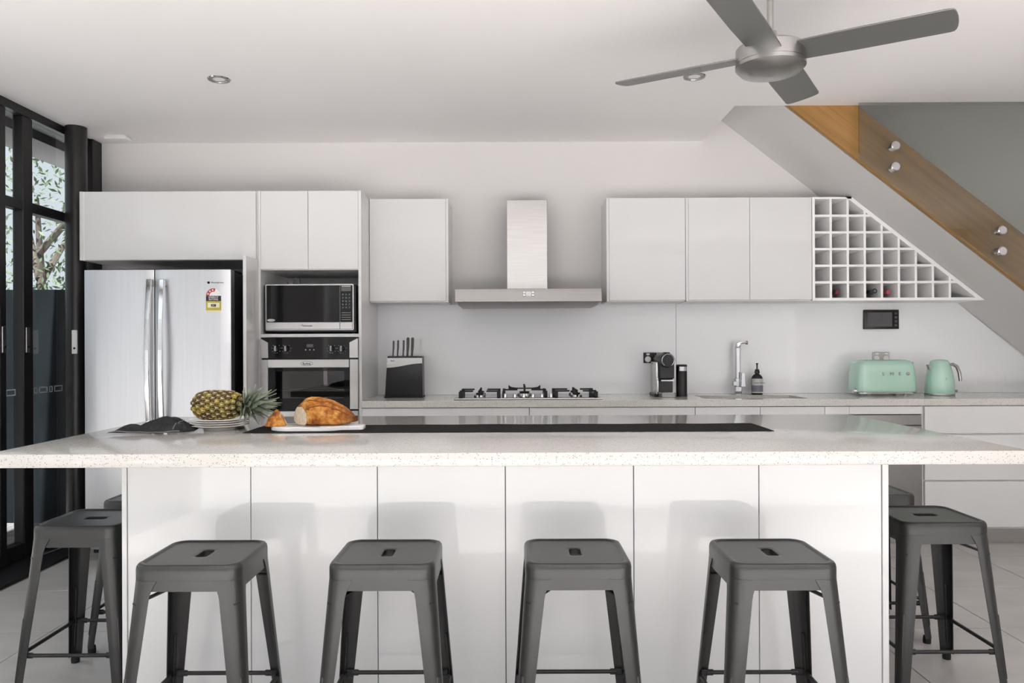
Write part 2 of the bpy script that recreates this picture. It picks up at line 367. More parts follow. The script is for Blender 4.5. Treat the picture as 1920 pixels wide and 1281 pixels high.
# frosted safety marks along the panes
yy = 4.99
k = 0
while yy > 3.75:
    L = 0.085 if k % 2 == 0 else 0.032
    if not any(abs(yy - L / 2 - y) < wd / 2 + L / 2 for y, wd in zip(ys, wds)):
        b = B(); x0, x1 = XL + 0.0042, XL + 0.0052; z0, z1 = 0.962, 1.0
        t = 0.006
        b.box(x0, x1, yy - L, yy, z0, z0 + t); b.box(x0, x1, yy - L, yy, z1 - t, z1); b.box(x0, x1, yy - L, yy - L + t, z0, z1); b.box(x0, x1, yy - t, yy, z0, z1)
        b.build('safety_mark', M['print'], win)
    yy -= L + 0.02; k += 1
# round steel column
cx_, cy_ = -2.775, 4.98
col = thing('round_column', (cx_, cy_, 0), 'black round steel column standing between glass doors and fridge', 'column')
B().lathe([(0.064, 0.0), (0.064, CEIL)], (cx_, cy_, 0), 40).build('shaft', M['column'], col)
pl = B().box(cx_ + 0.005, cx_ + 0.041, cy_ - 0.069, cy_ - 0.058, 1.20, 1.35, bev=0.003).build('strike_plate', M['white'], col)
B().lathe([(0.007, cy_ - 0.071), (0.007, cy_ - 0.066)], (cx_ + 0.023, 0, 1.235), 12, 'y').build('keyhole', M['black'], pl)

# outdoors: eave, paving, fence, trees
s_(box('ground', M['paving'], None, -14, 14, -14, 14, -0.3, -0.13))
s_(box('trim_eave', M['soffit_out'], None, -3.30, -3.0, YF - 0.5, 9, 2.56, 2.75))
def fence(x0, x1, y, label):
    r = thing('timber_fence', ((x0 + x1) / 2, y, 0), label, 'fence')
    n = int((x1 - x0) / 0.15); me = B().box(-0.082, 0.082, -0.005, 0.005, 0, 1.80, bev=0.003).mesh('paling', M['fence'])
    for i in range(n): inst('paling', me, r, (x0 + 0.075 + 0.15 * i, y + (0.012 if i % 2 else 0), -0.13))
    B().box(x0, x1, y + 0.02, y + 0.06, 0.25, 0.34).build('rail', M['fence'], r); B().box(x0, x1, y + 0.02, y + 0.06, 1.35, 1.44).build('rail', M['fence'], r)
s_(box('wall_added_garden', M['render'], None, -9, 9, -7.3, -7.0, -0.13, 3.5))  # added out of view to block low sky and darken reflections in the steel
s_(box('wall_added_side', M['render'], None, -5.75, -5.5, -7.0, 5.5, -0.13, 1.5))  # unseen wall added to tone down what the fridge steel reflects
dk = s_(box('floor_added_deck', M['fence'], None, -5.4, -3.0, -0.6, 5.6, -0.13, -0.05))  # decking added to darken the too bright ground outside the left doors
db_me = B().box(-0.068, 0.068, -3.1, 3.1, -0.0495, -0.02, bev=0.003).mesh('added_deck_board', M['deck'])
for i in range(17): inst('added_deck_board', db_me, dk, (-3.075 - 0.14 * i, 2.5, 0))
fence(-6.5, -3.05, 5.75, 'dark stained paling fence outside the glass doors')
def tree(x, y, h, label, seed):
    rnd = random.Random(seed)
    r = thing('garden_tree', (x, y, -0.13), label, 'tree', 'trees beyond the fence')
    B().tube([(x, y, -0.13), (x + 0.05, y, h * 0.4), (x - 0.05, y + 0.05, h * 0.75)], [0.06, 0.045, 0.02]).build('trunk', M['bark'], r)
    b = B()
    for k in range(4):
        a = rnd.uniform(0, 6.28); z = h * rnd.uniform(0.35, 0.65)
        b.tube([(x, y, z), (x + 0.5 * math.cos(a), y + 0.5 * math.sin(a), z + 0.6), (x + 0.8 * math.cos(a), y + 0.8 * math.sin(a), z + 1.3)], [0.035, 0.025, 0.01], 6)
    b.build('branches', M['bark'], r)
    b = bmesh.new()
    for k in range(3000):
        while True:
            p = Vector((rnd.uniform(-1, 1), rnd.uniform(-1, 1), rnd.uniform(-1, 1)))
            if 0.25 < p.length < 1: break
        c = Vector((x + p.x * 1.25, y + p.y * 0.9, h * 0.66 + p.z * h * 0.42))
        u = Vector((rnd.gauss(0, 1), rnd.gauss(0, 1), rnd.gauss(0, 1))).normalized(); v = u.orthogonal().normalized()
        l = rnd.uniform(0.025, 0.045)
        b.faces.new([b.verts.new(q) for q in (c - u * l, c - v * l * 0.35, c + u * l, c + v * l * 0.35)])
    me = bpy.data.meshes.new('foliage'); b.to_mesh(me); b.free(); me.materials.append(M['leafg'])
    for vv in me.vertices: vv.co -= Vector((x, y, -0.13))
    o = bpy.data.objects.new('foliage', me); COL.objects.link(o); o.parent = r; tag(o, kind='stuff')
tree(-4.6, 7.6, 3.6, 'loose green tree seen through the glass left of the black column', 3)
tree(-8.0, 9.0, 4.2, 'green tree seen through the narrow pane at the left edge', 5)

# ------------------------------------------------------------------ stairs
SL = 0.78
zs = lambda x: 1.538 - SL * (x - 3.07)                       # underside of the flight
stairs = thing('staircase', (3.2, 5.0, 0), 'white plastered staircase with oak side climbing above the kitchen bench', 'staircase')
x0, x1 = 1.34, 5.03
B().prism([(x0, zs(x0)), (x1, zs(x1)), (x1, zs(x1) + 0.10), (x0, zs(x0) + 0.10)], 'y', YS + 0.034, YB - 0.002).build('soffit', M['wall'], stairs)
xa, xb = 1.34, 5.15
B().prism([(xa, zs(xa) - 0.002), (5.03, zs(5.03) - 0.002), (5.12, zs(5.12) + 0.08), (5.12, zs(5.12) + 0.318), (xa, zs(xa) + 0.318)], 'y', YS + 0.001, YS + 0.033, bev=0.002).build('stringer', M['wood'], stairs)
n = 0
x = 4.9
while x > 1.4:
    z = zs(x) + 0.30
    tr = B().box(x - 0.25, x + 0.015, YS + 0.035, YB - 0.003, z - 0.035, z, bev=0.003).build('tread', M['wood2'], stairs)
    B().box(x - 0.012, x, YS + 0.036, YB - 0.004, z - 0.17, z - 0.036).build('riser', M['wood2'], stairs)
    x -= 0.23
balu = thing('glass_balustrade', (3.2, 4.53, 1.8), 'clear glass stair balustrade pinned to the oak stringer', 'balustrade')
gx0 = WX(1612, 4.53); gx1 = 5.0
yg = YS - 0.06
B().prism([(gx0, zs(gx0) - 0.026), (gx1, zs(gx1) - 0.026), (gx1, zs(gx1) + 1.25), (3.07 - (2.646 - 1.25 - 1.538) / SL, 2.646), (gx0, 2.646)], 'y', yg - 0.006, yg + 0.006).build('glass_pane', M['bal'], balu)
for px, py in ((1676, 275), (1676, 314), (1875, 433), (1875, 472)):
    X, Z = W(px, py, yg)
    B().lathe([(0.0, yg - 0.030), (0.022, yg - 0.030), (0.027, yg - 0.026), (0.027, yg - 0.007), (0.016, yg - 0.006), (0.016, YS + 0.001)], (X, 0, Z), 28, 'y', cap0=False).build('standoff_pin', M['chrome'], balu)

# ------------------------------------------------------------------ back run of cabinets
DF, DU = 4.78, 5.05                                            # front of tall and base units, front of wall units
ZT, ZW = 2.198, 1.525
def door(parent, x0, x1, z0, z1, y, name='door', t=0.018):
    return B().box(x0 + 0.0012, x1 - 0.0012, y, y + t, z0 + 0.0012, z1 - 0.0012, bev=0.0015).build(name, M['gloss'], parent)
# above the fridge
fx0, fx1 = WX(150, DF), WX(485, DF)
fc = thing('fridge_cabinet', ((fx0 + fx1) / 2, 5.05, 1.775), 'long gloss white overhead cabinet above the fridge', 'cabinet')
B().box(fx0, fx0 + 0.018, DF, YB, 1.775, ZT, bev=0.001).build('side_panel', M['gloss'], fc)
B().box(fx0 + 0.018, fx1, DF + 0.02, YB, 1.775, ZT).build('body', M['carc'], fc)
B().box(fx0 + 0.018, fx0 + 0.030, DF + 0.008, DF + 0.02, 1.775, ZT).build('filler', M['carc'], fc)
door(fc, fx0 + 0.030, fx1 - 0.014, 1.775, ZT, DF)
# oven tower
tx0, tx1 = WX(485, DF), WX(678, DF)
tw = thing('oven_tower', ((tx0 + tx1) / 2, 5.05, 0), 'tall gloss white cabinet tower holding the microwave and oven', 'cabinet')
B().box(tx0, tx0 + 0.014, DF, YB, 0.1, ZT, bev=0.001).build('side_panel', M['gloss'], tw)
B().box(tx1 - 0.018, tx1, DF, YB, 0.1, ZT, bev=0.001).build('side_panel', M['gloss'], tw)
ix0, ix1 = tx0 + 0.014, tx1 - 0.018
B().box(ix0, ix1, YB - 0.02, YB, 0.1, ZT).build('back_panel', M['carc'], tw)
B().box(ix0, ix1, DF + 0.02, YB - 0.02, 1.712, 1.73).build('shelf', M['carc'], tw)
B().box(ix0, ix1, DF + 0.002, YB - 0.02, 1.298, 1.318, bev=0.001).build('shelf', M['gloss'], tw)
B().box(ix0, ix1, DF + 0.02, YB - 0.02, ZT - 0.02, ZT).build('top_panel', M['carc'], tw)
B().box(ix0, ix1, DF + 0.02, YB - 0.02, 0.1, 0.40).build('lower_body', M['carc'], tw)
xm = WX(578.5, DF)
door(tw, ix0, xm, 1.715, ZT, DF); door(tw, xm, ix1, 1.715, ZT, DF)
door(tw, ix0, ix1, 0.10, 0.41, DF, 'drawer')
B().box(tx0 - 0.020, tx0 - 0.001, 4.56, YB, 0.0, 1.774, bev=0.001).build('end_panel', M['gloss'], tw)
B().box(tx0, tx1, DF + 0.05, DF + 0.07, 0, 0.1).build('kickboard', M['dsteel'], tw)

def outlet(loc, wx, dark, label, plug=False):
    o = thing('power_outlet', loc, label, 'power outlet')
    x, y, z = loc; h = 0.072; m0 = M['steel'] if not dark else M['black']
    B().box(x - wx / 2, x + wx / 2, y - 0.010, y, z - h / 2, z + h / 2, bev=0.002).build('face_plate', m0, o)
    for sx in (-0.27, 0.27):
        B().lathe([(0.0, y - 0.013), (0.018, y - 0.013), (0.021, y - 0.010)], (x + sx * wx, 0, z - 0.01), 20, 'y', cap0=False).build('socket', M['white'], o)
        B().box(x + sx * wx - 0.011, x + sx * wx + 0.011, y - 0.015, y - 0.010, z + 0.018, z + 0.031, bev=0.001).build('switch', M['white'], o)
    return o
X, Z = W(546, 530, YB - 0.02); outlet((X, YB - 0.021, Z), 0.125, False, 'silver double power outlet above the microwave')
X, Z = W(1224, 671, YB - 0.01); outlet((X, YB - 0.0105, Z), 0.13, True, 'dark double power outlet on the splashback beside the coffee machine')
X, Z = W(1651, 670, YB - 0.01); outlet((X, YB - 0.0105, Z), 0.118, False, 'silver double power outlet on the splashback above the toaster')

# wall units
def wall_unit(x0, x1, doors, left_edge, right_edge, label):
    o = thing('wall_cabinet', ((x0 + x1) / 2, 5.2, ZW), label, 'cabinet', 'wall cabinets over the bench')
    B().box(x0 + 0.002, x1 - 0.002, DU + 0.02, YB - 0.001, ZW, ZT - 0.002).build('body', M['carc'], o)
    a, b = x0, x1
    if left_edge: B().box(x0, x0 + 0.016, DU, DU + 0.3, ZW - 0.001, ZT, bev=0.001).build('side_panel', M['gloss'], o); a = x0 + 0.016
    if right_edge: B().box(x1 - 0.016, x1, DU, DU + 0.3, ZW - 0.001, ZT, bev=0.001).build('side_panel', M['gloss'], o); b = x1 - 0.016
    ee = [a] + doors + [b]
    for p, q in zip(ee[:-1], ee[1:]): door(o, p, q, ZW + 0.006, ZT, DU)
wall_unit(tx1 + 0.001, WX(841.5, DU), [], False, True, 'single door wall cabinet left of the range hood')
wall_unit(WX(1138, DU), WX(1286, DU), [], True, False, 'single door wall cabinet right of the range hood')
wall_unit(WX(1286.5, DU), WX(1523, DU), [WX(1406.5, DU)], True, False, 'two door wall cabinet beside the wine rack')

# wine rack
rx0 = WX(1524, DU) ; zr0 = ZW
rack = thing('wine_rack', (2.4, 5.2, zr0), 'white triangular pigeonhole wine rack under the stairs', 'wine rack')
zh = lambda x: zs(x) - 0.004                                    # outer slope
xh = lambda z: 3.07 + (1.534 - z) / SL
t = 0.018; y0r, y1r = DU + 0.002, YB - 0.004
B().box(rx0, rx0 + t, y0r, y1r, zr0, ZT, bev=0.001).build('side_panel', M['rack'], rack)
B().box(rx0 + t, xh(ZT), y0r, y1r, ZT - t * 0.7, ZT).build('top_panel', M['rack'], rack)
B().prism([(rx0 + t, zr0), (xh(zr0), zr0), (xh(zr0 + t), zr0 + t), (rx0 + t, zr0 + t)], 'y', y0r, y1r).build('bottom_panel', M['rack'], rack)
dz = 0.030
B().prism([(xh(ZT), ZT), (xh(zr0 + t) , zr0 + t), (xh(zr0 + t) - dz / SL, zr0 + t), (xh(ZT) - dz / SL, ZT)], 'y', y0r, y1r).build('sloping_panel', M['rack'], rack)
B().prism([(rx0, zr0), (xh(zr0) - 0.01, zr0), (xh(ZT) - 0.01, ZT), (rx0, ZT)], 'y', y1r - 0.006, y1r + 0.003).build('back_panel', M['rack'], rack)
cw, rh, dt = 0.1104, 0.1082, 0.015
for k in range(1, 9):
    x = rx0 + t + cw * k - dt
    z1 = min(ZT - 0.012, zh(x + dt) - dz)
    if z1 > zr0 + 0.03:
        B().prism([(x, zr0 + t), (x + dt, zr0 + t), (x + dt, min(ZT - 0.012, zh(x + dt) - dz)), (x, min(ZT - 0.012, zh(x) - dz))], 'y', y0r + 0.002, y1r - 0.006).build('upright_divider', M['rack'], rack)
for k in range(1, 6):
    z = zr0 + t + rh * k - dt
    B().prism([(rx0 + t, z), (xh(z) - dz / SL, z), (xh(z + dt) - dz / SL, z + dt), (rx0 + t, z + dt)], 'y', y0r + 0.001, y1r - 0.006).build('shelf', M['rack'], rack)
def bottle(cell, foil, label, ring=False):
    x = rx0 + t + cw * (cell - 1) + (cw - dt) / 2; rb = 0.0375; z = zr0 + t + rb
    o = thing('wine_bottle', (x, 5.2, z), label, 'wine bottle', 'wine bottles lying in the rack')
    ya = DU + 0.03
    B().lathe([(0.0125, ya + 0.05), (0.014, ya + 0.085), (rb - 0.006, ya + 0.12), (rb, ya + 0.145), (rb, YB - 0.014), (rb - 0.008, YB - 0.011)], (x, 0, z), 24, 'y').build('glass_body', M['bottle'], o)
    B().lathe([(0.0, ya), (0.0135, ya), (0.0155, ya + 0.002), (0.0155, ya + 0.012), (0.0140, ya + 0.014), (0.0140, ya + 0.06)], (x, 0, z), 24, 'y', cap0=False).build('capsule', foil, o)
    if ring:
        ct = [(x + 0.022 + 0.013 * math.cos(a), ya + 0.004, z + 0.008 + 0.013 * math.sin(a)) for a in [6.2832 * i / 20 for i in range(21)]]
        B().tube(ct, 0.0028, 8).build('finger_ring', M['black'], o)
bottle(2, M['red'], 'wine bottle with dark red capsule in the second bottom pigeonhole')
bottle(4, M['black'], 'black capped bottle with a finger ring in the rack', True)
bottle(5, M['pink'], 'wine bottle with pinkish red capsule in the rack')

# splashback
sp1 = B().box(tx1, WX(1267, YB) - 0.0015, YB - 0.010, YB - 0.001, 0.905, ZW).build('splashback', M['splash']); tag(sp1, 'pale grey glass splashback panel behind the cooktop', 'splashback', 'splashback panels')
xs = WX(1267, YB) + 0.0015
sp2 = B().prism([(xs, 0.905), (3.84, 0.905), (3.07 + (1.538 - ZW) / SL, ZW), (xs, ZW)], 'y', YB - 0.010, YB - 0.001).build('splashback', M['splash']); tag(sp2, 'pale grey glass splashback panel behind the toaster and sink', 'splashback', 'splashback panels')

# benchtop with a sink cut-out
BT, BB = 0.904, 0.862
bx0, bx1 = tx1, 3.80
sx0, sx1, sy0, sy1 = 1.22, 1.86, 4.87, 5.20
b = B()
b.box(bx0, bx1, DF - 0.012, sy0, BB, BT, bev=0.002); b.box(bx0, bx1, sy1, YB - 0.001, BB, BT); b.box(bx0, sx0, sy0, sy1, BB, BT); b.box(sx1, bx1, sy0, sy1, BB, BT)
tag(b.build('benchtop', M['stone2']), 'long speckled stone benchtop along the back wall', 'benchtop')
sk = thing('sink', (1.54, 5.03, 0.70), 'stainless undermount sink let into the back benchtop', 'sink')
b = B(); e = 0.004
rings = [rrect((sx1 - sx0) / 2 - 0.001, (sy1 - sy0) / 2 - 0.001, 0.03), rrect((sx1 - sx0) / 2 - 0.001, (sy1 - sy0) / 2 - 0.001, 0.03), rrect((sx1 - sx0) / 2 - 0.02, (sy1 - sy0) / 2 - 0.02, 0.03)]
zz = [0.861, 0.72, 0.70]
b.loft([[(p[0] + (sx0 + sx1) / 2, p[1] + (sy0 + sy1) / 2, z) for p in r] for r, z in zip(rings, zz)], cap0=False)
b.build('bowl', M['steel'], sk)
B().lathe([(0.0, 0.702), (0.03, 0.702), (0.04, 0.7005)], (1.54, 5.03, 0), 20, cap0=False).build('drain', M['chrome'], sk)

# base units
def base_unit(x0, x1, fronts, label, cat='cabinet', split=None):
    o = thing('base_cabinet', ((x0 + x1) / 2, 5.05, 0), label, cat, 'base cabinets under the bench')
    B().box(x0 + 0.002, x1 - 0.002, DF + 0.021, YB - 0.03, 0.10, 0.69 if split == 'sink' else BB - 0.001).build('body', M['carc'], o)
    B().box(x0 + 0.001, x1 - 0.001, DF + 0.06, DF + 0.075, 0.0, 0.10).build('kickboard', M['steel'], o)
    for (a, c, z0, z1) in fronts:
        d = B().box(a + 0.0015, c - 0.0015, DF, DF + 0.019, z0, z1, bev=0.0015).build('drawer_front' if split != 'sink' else 'door', M['gloss'], o)
    return o
def drawers(x0, x1): return [(x0, x1, 0.690, 0.858), (x0, x1, 0.404, 0.680), (x0, x1, 0.112, 0.394)]
ux = [bx0, WX(992, DF), WX(1303, DF), WX(1546, DF), WX(1592, DF), WX(1729, DF), WX(1733, DF), 3.45, 3.80]
base_unit(ux[0], ux[1], drawers(ux[0], ux[1]), 'white drawer base cabinet under the knife block')
base_unit(ux[1], ux[2], drawers(ux[1], ux[2]), 'white drawer base cabinet right of centre under the cooktop end')
xm = WX(1425, DF); base_unit(ux[2], ux[3], [(ux[2], xm, 0.112, 0.858), (xm, ux[3], 0.112, 0.858)], 'white two door base cabinet under the sink', split='sink')
base_unit(ux[3], ux[4], [(ux[3], ux[4], 0.112, 0.858)], 'narrow white filler cabinet left of the dishwasher')
base_unit(ux[5] + 0.002, ux[7], drawers(ux[6], ux[7]), 'wide white three drawer base cabinet right of the dishwasher')
dw = thing('dishwasher', ((ux[4] + ux[5]) / 2, 5.05, 0), 'dark stainless dishwasher under the bench right of island', 'dishwasher')
B().box(ux[4] + 0.004, ux[5] - 0.004, DF + 0.03, YB, 0.10, 0.80).build('body', M['dsteel'], dw)
B().box(ux[4] + 0.002, ux[5] - 0.002, DF + 0.004, DF + 0.03, 0.742, 0.806, bev=0.002).build('control_panel', M['dsteel'], dw)
dd = B().box(ux[4] + 0.002, ux[5] - 0.002, DF + 0.002, DF + 0.03, 0.11, 0.738, bev=0.002).build('door', M['dsteel'], dw)
B().box(ux[4] + 0.04, ux[5] - 0.04, DF - 0.020, DF + 0.003, 0.70, 0.718, bev=0.004, seg=2).build('handle', M['steel'], dd)
B().box(ux[4] + 0.001, ux[5] - 0.001, DF + 0.002, DF + 0.03, 0.810, 0.858, bev=0.001).build('filler_panel', M['gloss'], dw)
B().box(ux[4] + 0.001, ux[5] - 0.001, DF + 0.06, DF + 0.075, 0.0, 0.10).build('kickboard', M['steel'], dw)

# ------------------------------------------------------------------ fridge
DG = 4.50
gx0, gx1 = WX(157, DG), WX(432, DG); gz = W(300, 506, DG)[1]
fg = thing('fridge', ((gx0 + gx1) / 2, 4.85, 0), 'stainless steel french door fridge with long curved handles', 'fridge')
B().box(gx0 + 0.01, gx1 - 0.002, DG + 0.075, 5.25, 0.03, gz - 0.012, bev=0.004).build('body', M['black'], fg)
gm = WX(289, DG)
def fdoor(a, b_):
    n = 10; pts = []
    for i in range(n + 1):
        u = i / n; x = a + (b_ - a) * u
        ed = min(u, 1 - u) * (b_ - a)
        pts.append((x, DG + 0.010 * max(0, 1 - ed / 0.02) ** 2))
    return B().prism(pts + [(b_, DG + 0.07), (a, DG + 0.07)], 'z', 0.62, gz)
dl = fdoor(gx0, gm - 0.003).build('door', M['steelv'], fg); dr = fdoor(gm + 0.003, gx1).build('door', M['steelv'], fg)
dwf = fdoor(gx0, gx1).move(Matrix.Translation((0, 0, 0))).build('freezer_drawer', M['steelv'], fg)
dwf.scale = (1, 1, 0.53 / (gz - 0.62)); dwf.location = (0, 0, 0.07 - 0.62 * 0.53 / (gz - 0.62))
for d, px in ((dl, 275), (dr, 300)):
    X = WX(px, DG - 0.06)
    zt = W(px, 523, DG - 0.05)[1]; zb = 0.70
    n = 16; pr = []
    for i in range(n + 1):
        u = i / n; z = zb + (zt - zb) * u
        pr.append((DG - 0.038 - 0.030 * math.sin(math.pi * u), z))
    poly = pr + [(y + 0.018, z) for y, z in pr[::-1]]
    B().prism(poly, 'x', X - 0.014, X + 0.014, bev=0.003).build('handle', M['chrome'], d)
    for z in (zb + 0.02, zt - 0.02): B().box(X - 0.012, X + 0.012, DG - 0.035, DG + 0.005, z - 0.02, z + 0.02, bev=0.003).build('handle_mount', M['dsteel'], d)
B().box(gx0 + 0.05, gx1 - 0.03, DG + 0.08, DG + 0.3, gz - 0.012, gz + 0.012, bev=0.006).build('hinge_cover', M['black'], fg)
# energy label and maker's mark
lx, lz = W(400.5, 562, DG); el = B().box(lx - 0.044, lx + 0.044, DG - 0.0012, DG + 0.0005, lz - 0.062, lz - 0.002).build('energy_label', M['eyel'], fg)
def half(r, a0, a1, y, y2, m, nm, ri=0.0):
    n = 20; po = [(lx + r * math.cos(R(a0 + (a1 - a0) * i / n)), lz + 0.022 + r * math.sin(R(a0 + (a1 - a0) * i / n))) for i in range(n + 1)]
    pi_ = [(lx + ri * math.cos(R(a1 + (a0 - a1) * i / n)), lz + 0.022 + ri * math.sin(R(a1 + (a0 - a1) * i / n))) for i in range(n + 1)] if ri else [(lx, lz + 0.022)]
    return B().prism(po + pi_, 'y', y, y2).build(nm, m, el)
half(0.043, 0.01, 179.99, DG - 0.0012, DG + 0.0005, M['white'], 'star_dial')
half(0.043, 75, 179.9, DG - 0.0020, DG - 0.0012, M['ered'], 'star_band', 0.024)
for a in (160, 128, 97):
    px_, pz_ = lx + 0.0335 * math.cos(R(a)), lz + 0.022 + 0.0335 * math.sin(R(a))
    B().prism([(px_ + (0.0065 if k % 2 == 0 else 0.003) * math.sin(k * math.pi / 5), pz_ + (0.0065 if k % 2 == 0 else 0.003) * math.cos(k * math.pi / 5)) for k in range(10)], 'y', DG - 0.0026, DG - 0.002).build('star', M['white'], el)
B().box(lx - 0.0435, lx + 0.0435, DG - 0.0018, DG, lz - 0.008, lz + 0.022).build('black_band', M['ink'], el)
text('lettering', 'ENERGY', 0.0150, (lx, DG - 0.0022, lz + 0.0138), M['white'], el, 0.0003); text('lettering', 'RATING', 0.0150, (lx, DG - 0.0022, lz + 0.0010), M['white'], el, 0.0003)
B().box(lx - 0.034, lx + 0.034, DG - 0.0018, DG, lz - 0.046, lz - 0.018).build('figure_field', M['ecream'], el)
B().box(lx - 0.014, lx + 0.014, DG - 0.0024, DG, lz - 0.040, lz - 0.026).build('figure_box', M['ink'], el); text('lettering', '311', 0.012, (lx, DG - 0.0027, lz - 0.033), M['white'], el, 0.0003)
B().box(lx - 0.044, lx + 0.044, DG - 0.0014, DG, lz - 0.073, lz - 0.0622).build('label_foot', M['ecream'], el)
wx_, wz_ = W(391, 530, DG)
B().lathe([(0.0055, DG - 0.001), (0.0075, DG - 0.001), (0.0075, DG)], (wx_, 0, wz_), 20, 'y', cap0=False).build('maker_mark', M['ink'], fg)
text('lettering', 'Westinghouse', 0.0125, (wx_ + 0.052, DG - 0.001, wz_), M['ink'], fg, 0.0004)

# ------------------------------------------------------------------ microwave
DM = 4.795
mx0, mz1 = W(497, 533, DM); mx1, mz0 = W(663, 619, DM)
mw = thing('microwave', ((mx0 + mx1) / 2, 5.0, 1.318), 'black and steel microwave oven in the tower niche', 'microwave')
B().box(mx0 - 0.012, mx1 + 0.012, DM + 0.025, YB - 0.08, 1.328, mz1 - 0.002, bev=0.004).build('case', M['black'], mw)
for sx in (mx0 + 0.04, mx1 - 0.04): B().lathe([(0.013, 1.318), (0.013, 1.33)], (sx, DM + 0.08, 0), 14).build('foot', M['rubber'], mw)
xs_ = mx0 + (mx1 - mx0) * 0.845
fw = B(); fw.prism(rrect((mx1 - mx0) / 2, (mz1 - mz0) / 2, 0.008, 4, (mx0 + mx1) / 2, (mz0 + mz1) / 2), 'y', DM + 0.006, DM + 0.026)
fw.build('front_frame', M['steel'], mw)
dm = B().box(mx0 + 0.007, xs_ - 0.001, DM + 0.001, DM + 0.007, mz0 + 0.050, mz1 - 0.008, bev=0.001).build('door_glass', M['blackg'], mw)
B().box(mx0 + 0.007, xs_ - 0.001, DM - 0.002, DM + 0.007, mz0 + 0.006, mz0 + 0.049, bev=0.002).build('door_bar', M['steel'], mw)
B().box(xs_ + 0.001, mx1 - 0.007, DM - 0.002, DM + 0.007, mz0 + 0.006, mz0 + 0.049, bev=0.002).build('open_button', M['steel'], mw)
cp = B().box(xs_ + 0.001, mx1 - 0.007, DM + 0.001, DM + 0.007, mz0 + 0.050, mz1 - 0.008, bev=0.001).build('control_panel', M['blackg'], mw)
cxm = (xs_ + mx1 - 0.006) / 2
B().box(cxm - 0.030, cxm + 0.030, DM - 0.0002, DM + 0.002, mz1 - 0.045, mz1 - 0.020).build('display', M['screenlcd'], cp)
B().box(cxm - 0.028, cxm + 0.028, DM - 0.0004, DM + 0.002, mz1 - 0.017, mz1 - 0.012).build('print_line', M['print'], cp)
for i in range(5):
    for j in range(3): B().lathe([(0.0, DM - 0.0004), (0.0058, DM - 0.0004), (0.0058, DM + 0.002)], (cxm - 0.02 + 0.02 * j, 0, mz1 - 0.066 - 0.020 * i), 10, 'y', cap0=False).build('button', M['screenlcd'], cp)
for i in range(4): B().box(cxm - 0.028, cxm + 0.028, DM - 0.0004, DM + 0.002, mz0 + 0.064 + 0.014 * i, mz0 + 0.0655 + 0.014 * i).build('print_line', M['print'], cp)
text('lettering', 'Panasonic', 0.017, (WX(576, DM), DM - 0.003, mz0 + 0.028), M['ink'], mw, 0.0005)
B().lathe([(0.0, DM - 0.0004), (0.011, DM - 0.0004), (0.011, DM + 0.002)], (0, 0, 0), 24, 'y', cap0=False).move(Matrix.Translation((mx0 + 0.036, 0, mz0 + 0.062)) @ Matrix.Diagonal((2.2, 1, 0.8, 1))).build('round_sticker', M['print'], dm)

# ------------------------------------------------------------------ oven
DO = 4.762
ov = thing('wall_oven', ((ix0 + ix1) / 2, 5.0, 0.42), 'black and stainless built-in double oven below the microwave', 'oven')
B().box(ix0 + 0.002, ix1 - 0.002, DO + 0.028, 5.3, 1.270, 1.296).build('case', M['black'], ov)
B().box(ix0 + 0.002, ix1 - 0.002, DO + 0.30, 5.3, 0.42, 1.27).build('case_back', M['black'], ov)
B().box(ix0 + 0.002, ix0 + 0.04, DO + 0.028, DO + 0.30, 0.42, 1.27).build('case_side', M['black'], ov); B().box(ix1 - 0.04, ix1 - 0.002, DO + 0.028, DO + 0.30, 0.42, 1.27).build('case_side', M['black'], ov)
B().box(ix0 + 0.04, ix1 - 0.04, DO + 0.028, DO + 0.30, 0.42, 0.445).build('case_floor', M['black'], ov); B().box(ix0 + 0.04, ix1 - 0.04, DO + 0.028, DO + 0.30, 0.83, 0.865).build('case_floor', M['black'], ov)
B().box(ix0 + 0.04, ix1 - 0.04, DO + 0.028, DO + 0.30, 1.15, 1.27).build('case_top', M['black'], ov)
fx_0, fx_1 = WX(502.5, DO), WX(655, DO); zf0 = W(580, 672, DO)[1]; zf1 = 1.295
fp = B().box(ix0 + 0.001, ix1 - 0.001, DO + 0.012, DO + 0.028, zf0, zf1).build('control_fascia', M['blackg'], ov)
for sgn, xo, xi in ((-1, ix0 + 0.001, fx_0), (1, ix1 - 0.001, fx_1)):
    B().prism([(xo, zf0 + 0.002), (xi, zf0 + 0.002), (xi, zf1 - 0.030), (xo, zf1 - 0.004)], 'y', DO, DO + 0.013, bev=0.001).build('corner_trim', M['steel'], ov)
for px in (517, 536, 621, 640):
    X, Z = W(px, 654, DO); kb = B().lathe([(0.0, DO - 0.006), (0.013, DO - 0.006), (0.014, DO - 0.004), (0.015, DO + 0.012)], (X, 0, Z), 24, 'y', cap0=False).build('knob', M['black'], fp)
    B().prism(rrect(0.0055, 0.017, 0.003, 3, X, Z + 0.001), 'y', DO - 0.016, DO - 0.006, bev=0.001).build('knob_grip', M['dsteel'], fp)
    for a in range(-120, 300, 42):
        if 60 < a < 120: continue
        B().lathe([(0.0, DO + 0.0112), (0.0016, DO + 0.0112), (0.0016, DO + 0.0125)], (X + 0.027 * math.cos(R(a)), 0, Z + 0.027 * math.sin(R(a))), 8, 'y', cap0=False).build('dial_mark', M['print'], fp)
X, Z = W(580, 650, DO); B().box(X - 0.020, X + 0.020, DO + 0.0105, DO + 0.0125, Z - 0.004, Z + 0.014).build('clock_display', M['screenlcd'], fp)
for k in (-1, 0, 1): B().lathe([(0.0, DO + 0.0095), (0.003, DO + 0.0095), (0.003, DO + 0.0125)], (X + 0.025 * k, 0, Z - 0.02), 10, 'y', cap0=False).build('clock_button', M['white'], fp)
